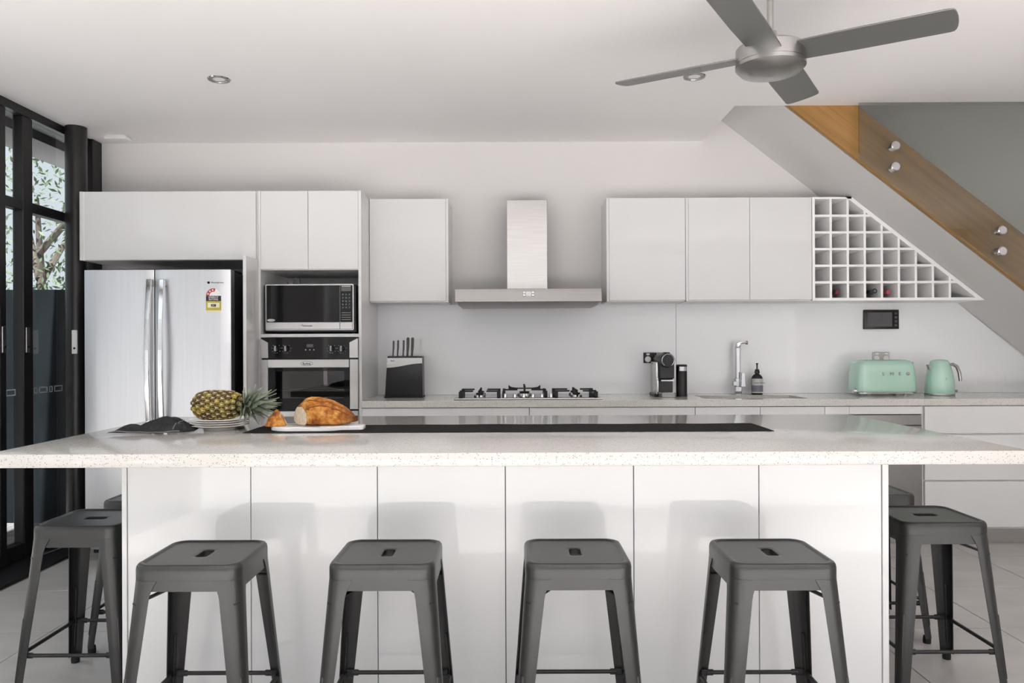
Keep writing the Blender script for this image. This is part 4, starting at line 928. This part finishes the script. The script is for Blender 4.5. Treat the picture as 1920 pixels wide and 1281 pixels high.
# bread board, loaf, heel, knife
BZ = IT + 0.0032
bd0, bd1 = WX(500, 3.04), WX(679, 3.06)
outl = []
ctr = [(-0.0, 0.0)]
bw = 0.085; cyb = 3.105
pts = []
for a in range(90, 271, 10): pts.append((bd0 + 0.085 + 0.085 * math.cos(R(a)), cyb + bw * math.sin(R(a))))
xr = bd1
pts += [(bd0 + 0.22, cyb - bw), (bd0 + 0.26, cyb - bw * 0.80), (bd0 + 0.285, cyb - 0.045), (xr - 0.012, cyb - 0.036), (xr, cyb - 0.025), (xr, cyb + 0.025), (xr - 0.012, cyb + 0.036), (bd0 + 0.285, cyb + 0.045), (bd0 + 0.26, cyb + bw * 0.80), (bd0 + 0.22, cyb + bw)]
bdo = B().prism(pts, 'z', BZ, BZ + 0.016, bev=0.002).build('serving_board', M['marble']); tag(bdo, 'white marble paddle board under the bread', 'serving board')
TZ = BZ + 0.0162
lx0, lx1 = WX(541, 3.12), WX(671, 3.12); ly = 3.115
lf = thing('bread_loaf', ((lx0 + lx1) / 2, ly, TZ), 'crusty golden bread loaf with a cut end on the board', 'bread')
LL = lx1 - lx0; nseg, nr = 40, 32; rn2 = random.Random(4)
from mathutils import noise as mnoise
def loaf_pt(u, k):
    x = lx0 + LL * u
    prof_w = 0.060 * (max(0.0, 1 - abs((u - 0.30) / 0.71) ** 2.0)) ** 0.75 + 0.0015
    prof_h = 0.108 * (max(0.0, 1 - abs((u - 0.37) / (0.66 if u > 0.37 else 0.80)) ** 1.9)) ** 0.72 + 0.003
    if u < 0.16: prof_h *= 0.80 + 0.20 * (u / 0.16)
    a = 2 * math.pi * k / nr
    cy, cz = math.cos(a), math.sin(a)
    zc0 = 0.36 * prof_h + 0.028 * max(0, (u - 0.72) / 0.28) ** 1.5
    y = prof_w * (abs(cy) ** 0.85) * (1 if cy > 0 else -1)
    z = zc0 + max(0.003, prof_h - zc0) * cz if cz > 0 else zc0 - (zc0 - 0.016 * max(0, (u - 0.72) / 0.28) ** 1.5) * (abs(cz) ** 0.6)
    d = 0.0042 * mnoise.noise((x * 38, y * 38, z * 38)) + 0.0012 * mnoise.noise((x * 110, y * 110, z * 110))
    ridge = 0.006 * math.exp(-((a - R(112) + 0.25 * math.sin(u * 6)) / 0.13) ** 2) - 0.005 * math.exp(-((a - R(122) + 0.25 * math.sin(u * 6)) / 0.16) ** 2)
    ridge += 0.005 * math.exp(-((a - R(66 + 180 - 180) ) / 0.12) ** 2)
    ridge *= math.sin(math.pi * min(1, u * 1.05)) if cz > 0 else 0
    y += (d + ridge) * cy; z += (d + ridge) * max(0, cz)
    # the cut end leans: lower front comes forward to the right
    sh = (1 - u / 0.36) ** 1.0 * 0.095 * (1 - max(0, y + 0.062) / 0.124) if u < 0.36 else 0
    return (x + sh, ly + y, TZ + max(0.0003, z))
rings = [[loaf_pt(i / nseg, k) for k in range(nr)] for i in range(nseg + 1)]
B().loft(rings, cap0=False).build('crust', M['crust'], lf)
b = B(); c0 = Vector((0, 0, 0))
for p in rings[0]: c0 += Vector(p) / nr
inner = [[tuple(c0 + (Vector(p) - c0) * s + Vector((-0.003 * (1 - s), 0, 0))) for p in rings[0]] for s in (0.985, 0.7, 0.35)]
b.loft(inner, cap0=False); b.build('crumb_face', M['crumb'], lf)
ear = []
for i in range(13):
    u = 0.16 + 0.66 * i / 12; p = Vector(loaf_pt(u, 32 * (218 - 30 * math.sin(u * 2.4)) / 360 * 0 + 32 * 0.335)); ear.append(p + Vector((0, -0.001, 0.001)))
B().tube(ear, [0.001] + [0.0045 + 0.0015 * math.sin(i * 1.7) for i in range(11)] + [0.001], 8, 0.7).build('crust_ear', M['crustd'], lf)
ear2 = [Vector(loaf_pt(0.08 + 0.80 * i / 14, 32 * 0.405 + 0.6 * math.sin(i * 0.5))) + Vector((0, -0.0012, 0.0008)) for i in range(15)]
B().tube(ear2, [0.001] + [0.0042 + 0.0013 * math.sin(i * 2.1) for i in range(13)] + [0.001], 8, 0.7).build('crust_ear', M['crustd'], lf)
hx = WX(516, 3.08); hy = 3.085
he = thing('bread_heel', (hx, hy, TZ), 'small torn wedge of bread lying left of the loaf', 'bread')
def heel_ring(f):
    out = []
    for k in range(20):
        a = 2 * math.pi * k / 20; r = max(0.05, (1 - f ** 1.5)) ** 0.8
        x = 0.040 * r * math.cos(a); y = 0.034 * r * math.sin(a); d = 1 + 0.18 * mnoise.noise((x * 60 + 3, y * 60, f * 3))
        out.append((hx - 0.002 + 0.006 * f + x * d, hy + y * d, TZ + 0.0005 + 0.064 * f))
    return out
B().loft([heel_ring(i / 10) for i in range(11)]).build('crust', M['crust'], he)
b = B(); b.loft([[(hx + 0.012 + (0.010 - 0.02 * i / 4) , hy - 0.02 + 0.045 * j / 4, TZ + 0.004 + 0.052 * i / 4 * (1 - 0.3 * abs(j - 2) / 2)) for j in range(5)] for i in range(5)], False, False, closed=False)
b.move(Matrix.Translation((0.016, 0.004, 0))).build('crumb_face', M['crumb'], he)
kf = thing('bread_knife', (WX(560, 3.05), 3.05, TZ), 'slim steel knife lying on the board below the cut loaf', 'knife')
ka = Vector((WX(540, 3.075), 3.072, TZ + 0.006)); kb_ = Vector((WX(572, 3.04), 3.040, TZ + 0.004)); kc_ = Vector((WX(600, 3.02), 3.027, TZ + 0.002))
B().tube([ka, (ka + kb_) / 2 + Vector((0, 0, 0.001)), kb_], [0.0035, 0.005, 0.004], 10, 0.7).build('handle', M['dsteel'], kf)
d = (kc_ - kb_).normalized(); sN = Vector((-d.y, d.x, 0)) * 0.008
B().loft([[tuple(p + sN * s - Vector((0, 0, 0.0007))), tuple(p - sN * s - Vector((0, 0, 0.0007))), tuple(p - sN * s + Vector((0, 0, 0.0007))), tuple(p + sN * s + Vector((0, 0, 0.0007)))] for p, s in ((kb_, 0.8), ((kb_ + kc_) / 2, 1.0), (kb_ * 0.15 + kc_ * 0.85, 0.8), (kc_, 0.1))]).build('blade', M['chrome'], kf)

# tea towel
tw_ = bmesh.new(); nx, ny = 56, 30
tX0, tX1 = WX(204, 3.0), WX(362, 3.05); tY0, tY1 = 2.955, 3.20
def tz(u, v):
    base = 0.0042
    hump = 0.030 * math.exp(-((u - 0.54) / 0.36) ** 2) * math.exp(-((v - 0.55) / 0.42) ** 2)
    hump += 0.012 * math.exp(-((u - 0.85) / 0.2) ** 2) * math.exp(-((v - 0.5) / 0.4) ** 2)
    f = 0.007 * math.sin(9 * u + 5 * v) + 0.006 * math.sin(17 * u - 8 * v + 1) + 0.004 * math.sin(23 * v + 6 * u) + 0.009 * max(0, math.sin(6.5 * (u - 0.8 * v) + 1.2)) ** 3
    edge = min(1, min(u, 1 - u) * 9) * min(1, min(v, 1 - v) * 5)
    return base + (hump + max(-0.004, f * 1.15) + 0.006) * (0.10 + 0.90 * edge)
vt = []
for i in range(nx + 1):
    row = []
    for j in range(ny + 1):
        u, v = i / nx, j / ny
        x = tX0 + (tX1 - tX0) * u + 0.035 * (v - 0.0) * (1 - u) + 0.010 * math.sin(5 * v + 1); y = tY0 + (tY1 - tY0) * v + 0.035 * u * (1 - v) + 0.008 * math.sin(7 * u)
        row.append(tw_.verts.new((x, y, IT + tz(u, v))))
    vt.append(row)
for i in range(nx):
    for j in range(ny): tw_.faces.new((vt[i][j], vt[i + 1][j], vt[i + 1][j + 1], vt[i][j + 1]))
bmesh.ops.solidify(tw_, geom=tw_.faces[:], thickness=0.0035)
hemp = [vt[i][1].co.copy() + Vector((0, -0.002, 0.001)) for i in range(1, 50)]
hemq = [vt[44][j].co.copy() + Vector((0, 0, 0.0018)) for j in range(2, ny - 8)]
tt = thing('tea_towel', ((tX0 + tX1) / 2, 3.07, IT), 'crumpled charcoal tea towel on the left end of the island', 'tea towel')
bb = B(); bb.bm.free(); bb.bm = tw_; bb.build('cloth', M['towel'], tt)
B().tube(hemp, 0.0022, 6).build('hem', M['hem'], tt); B().tube(hemq, 0.0020, 6).build('hem', M['hem'], tt)

# ------------------------------------------------------------------ stools
SH = 0.610
def make_stool():
    r = thing('bar_stool', (0, 0, 0), 'x', 'stool', 'metal stools around the island')
    n = 7
    S = lambda h, rad, z: [(p[0], p[1], z) for p in rrect(h, h, rad, n)]
    slot = lambda z, e=0: [(p[0], p[1], z) for p in rrect(0.018 + e, 0.040 + e, 0.012, n)]
    b = B()
    b.loft([S(0.1515, 0.042, SH - 0.012), S(0.1515, 0.042, SH - 0.044), S(0.1550, 0.045, SH - 0.044), S(0.1550, 0.045, SH - 0.016), S(0.1535, 0.044, SH - 0.008), S(0.1495, 0.042, SH - 0.002), S(0.1440, 0.040, SH),
            S(0.1385, 0.037, SH - 0.001), S(0.1350, 0.035, SH - 0.0042), S(0.1325, 0.034, SH - 0.0048), S(0.1275, 0.032, SH - 0.0048), slot(SH - 0.0048, 0.012), slot(SH - 0.0048, 0.004), slot(SH - 0.0065), slot(SH - 0.022)], False, False)
    b.build('seat', M['stool'], r)
    b = B(); b.loft([S(0.1525, 0.043, SH - 0.043), S(0.1535, 0.043, SH - 0.075), S(0.1512, 0.041, SH - 0.075), S(0.1502, 0.041, SH - 0.043), S(0.1525, 0.043, SH - 0.043)], False, False); b.build('apron', M['stool'], r)
    # leg in the +x +y corner
    def sec(t_):
        z = (SH - 0.0445) * (1 - t_) + 0.022 * t_
        c = 0.1548 + 0.040 * t_; wd = 0.060 - 0.026 * t_; rad = 0.045 - 0.022 * t_
        if t_ < 0.10: wd += 0.016 * (1 - t_ / 0.10) ** 2
        outp = [(c - wd, c)] + [(c - rad + rad * math.cos(R(90 - 90 * k / 8)), c - rad + rad * math.sin(R(90 - 90 * k / 8))) for k in range(9)] + [(c, c - wd)]
        e_ = 0.0030; c2 = c - e_; r2 = rad - e_
        inn = [(c2, c2 - wd + e_)] + [(c2 - r2 + r2 * math.cos(R(90 * k / 8)), c2 - r2 + r2 * math.sin(R(90 * k / 8))) for k in range(9)] + [(c2 - wd + e_, c2)]
        return [(x, y, z) for x, y in outp + inn]
    leg_me = B().loft([sec(t_) for t_ in (0, 0.025, 0.05, 0.075, 0.10, 0.3, 0.6, 1.0)]).mesh('leg', M['stool'])
    def corner(t_, d=0.0):
        c = 0.1548 + 0.040 * t_; rad = 0.045 - 0.022 * t_; q = c - rad + (rad + d) * math.cos(R(45)); return (q, q, (SH - 0.0445) * (1 - t_) + 0.022 * t_)
    rib_me = B().tube([corner(0.49, -0.007), corner(0.51, -0.0025), corner(0.9, -0.0025), corner(0.92, -0.007)], [0.003, 0.0055, 0.0052, 0.003], 10).mesh('pressed_rib', M['stool'])
    ft_me = B().lathe([(0.015, 0.0), (0.016, 0.012), (0.014, 0.030)], (0.176, 0.176, 0), 16).mesh('rubber_foot', M['rubber'])
    t_r = 1 - (0.165 - 0.022) / (SH - 0.0665); c_r = 0.1548 + 0.040 * t_r - 0.010; e_r = c_r - 0.026
    bar = B(); bar.tube([(-e_r, c_r, 0.165), (e_r, c_r, 0.165)], 0.0068, 12)
    for s in (-1, 1): bar.box(s * (e_r - 0.022), s * (e_r + 0.020), c_r - 0.004, c_r + 0.004, 0.165 - 0.010, 0.165 + 0.010, bev=0.003)
    bar_me = bar.mesh('footrest_bar', M['stoold'])
    for k in range(4):
        a = (0, 0, R(90 * k))
        l = inst('leg', leg_me, r, rot=a); inst('pressed_rib', rib_me, l); inst('rubber_foot', ft_me, l)
        inst('footrest_bar', bar_me, r, rot=a)
    br = B()
    for s in (1, -1):
        A = [Vector((-0.148, -0.148 * s, SH - 0.115)), Vector((-0.05, -0.05 * s, SH - 0.082)), Vector((0, 0, SH - 0.074)), Vector((0.05, 0.05 * s, SH - 0.082)), Vector((0.148, 0.148 * s, SH - 0.115))]
        sd = Vector((1, -s, 0)).normalized() * 0.009
        br.loft([[tuple(p + sd), tuple(p + sd + Vector((0, 0, 0.0045))), tuple(p - sd + Vector((0, 0, 0.0045))), tuple(p - sd)] for p in A])
    br.build('cross_brace', M['stoold'], r)
    return r
stool = make_stool()
spots = [
    (-0.938, 2.385, 0, 'dark metal stool in front of the island, leftmost of the front four'),
    (-0.376, 2.385, 0, 'dark metal stool in front of the island, second from left of the front four'),
    (0.196, 2.385, 0, 'dark metal stool in front of the island, third from left of the front four'),
    (0.788, 2.375, 0, 'dark metal stool in front of the island, rightmost of the front four'),
    (-1.54, 2.885, 90, 'dark metal stool at the left end of the island, nearer the camera'),
    (-1.525, 3.33, 90, 'dark metal stool mostly hidden behind the left end of the island'),
    (1.535, 2.885, 90, 'dark metal stool at the right end of the island, nearer the camera'),
    (1.545, 3.40, 90, 'dark metal stool at the right end of the island, farther one near the dishwasher'),
]
for i, (x, y, a, lab) in enumerate(spots):
    o = stool if i == 0 else copy_tree(stool)
    o.location = (x, y, 0); o.rotation_euler = (0, 0, R(a)); o['label'] = lab

# ------------------------------------------------------------------ ceiling things
fxc, fyc, fzb = 1.0, 2.98, 2.335
fan = thing('ceiling_fan', (fxc, fyc, CEIL), 'brushed nickel four blade ceiling fan above the island', 'ceiling fan')
B().lathe([(0.012, fzb + 0.10), (0.012, CEIL)], (fxc, fyc, 0), 20).build('rod', M['nickel'], fan)
B().lathe([(0.045, CEIL), (0.044, CEIL - 0.004), (0.02, CEIL - 0.008)], (fxc, fyc, 0), 28).build('canopy', M['nickel'], fan)
B().lathe([(0.040, fzb + 0.042), (0.032, fzb + 0.060), (0.022, fzb + 0.100), (0.014, fzb + 0.104)], (fxc, fyc, 0), 28).build('collar', M['nickel'], fan)
B().lathe([(0.10, fzb + 0.044), (0.123, fzb + 0.041), (0.129, fzb + 0.034), (0.129, fzb - 0.020)], (fxc, fyc, 0), 56).build('motor_housing', M['nickel'], fan)
B().lathe([(0.126, fzb - 0.018), (0.126, fzb - 0.022), (0.130, fzb - 0.022), (0.130, fzb - 0.036), (0.113, fzb - 0.054), (0.066, fzb - 0.068), (0.0, fzb - 0.073)], (fxc, fyc, 0), 56, cap1=False).build('light_cap', M['nickel'], fan)
blade = B(); up_ = []
n = 12
outline = [(0.10, -0.066), (0.30, -0.072), (0.598, -0.072)] + [(0.598 + 0.028 * math.cos(R(-90 + 180 * i / 10)) ** 0.6, 0.072 * math.sin(R(-90 + 180 * i / 10))) for i in range(1, 10)] + [(0.598, 0.072), (0.30, 0.072), (0.10, 0.066)]
blade.prism(outline, 'z', -0.003, 0.003, bev=0.001)
blade.move(Matrix.Rotation(R(-11), 4, 'X'))
bl_me = blade.mesh('blade', M['fanblade'])
for k in range(4):
    inst('blade', bl_me, fan, (fxc, fyc, fzb + 0.012), (0, 0, R(-31.5 + 90 * k)))
def downlight(px, py, label):
    D = (CEIL - H) * F / (CY - py - (px - CX) * ROLL); x = WX(px, D)
    o = thing('downlight', (x, D, CEIL), label, 'downlight', 'recessed downlights')
    B().lathe([(0.040, CEIL - 0.001), (0.042, CEIL - 0.005), (0.056, CEIL - 0.005), (0.059, CEIL - 0.0005)], (x, D, 0), 36, cap0=False, cap1=False).build('trim_ring', M['chrome'], o)
    B().lathe([(0.041, CEIL - 0.003), (0.034, CEIL - 0.0025), (0.030, CEIL - 0.0012)], (x, D, 0), 36, cap0=False, cap1=False).build('baffle', M['hole'], o)
    B().lathe([(0.0, CEIL - 0.0014), (0.031, CEIL - 0.0014)], (x, D, 0), 24, cap0=False, cap1=False).build('lamp_face', M['white'], o)
downlight(412.5, 148.5, 'round chrome downlight in the ceiling above the fridge side')
downlight(1304, 143.5, 'round chrome downlight in the ceiling behind the fan blade')
D = 5.2; X, _ = W(221.5, 256, D)
al = thing('ceiling_sensor', (X, D, CEIL), 'small flat white sensor box on the ceiling over the fridge', 'sensor')
B().box(X - 0.072, X + 0.072, D - 0.05, D + 0.05, CEIL - 0.028, CEIL - 0.008, bev=0.006, seg=2).build('case', M['white'], al)
B().box(X - 0.06, X + 0.06, D - 0.04, D + 0.04, CEIL - 0.008, CEIL).build('mount', M['white'], al)
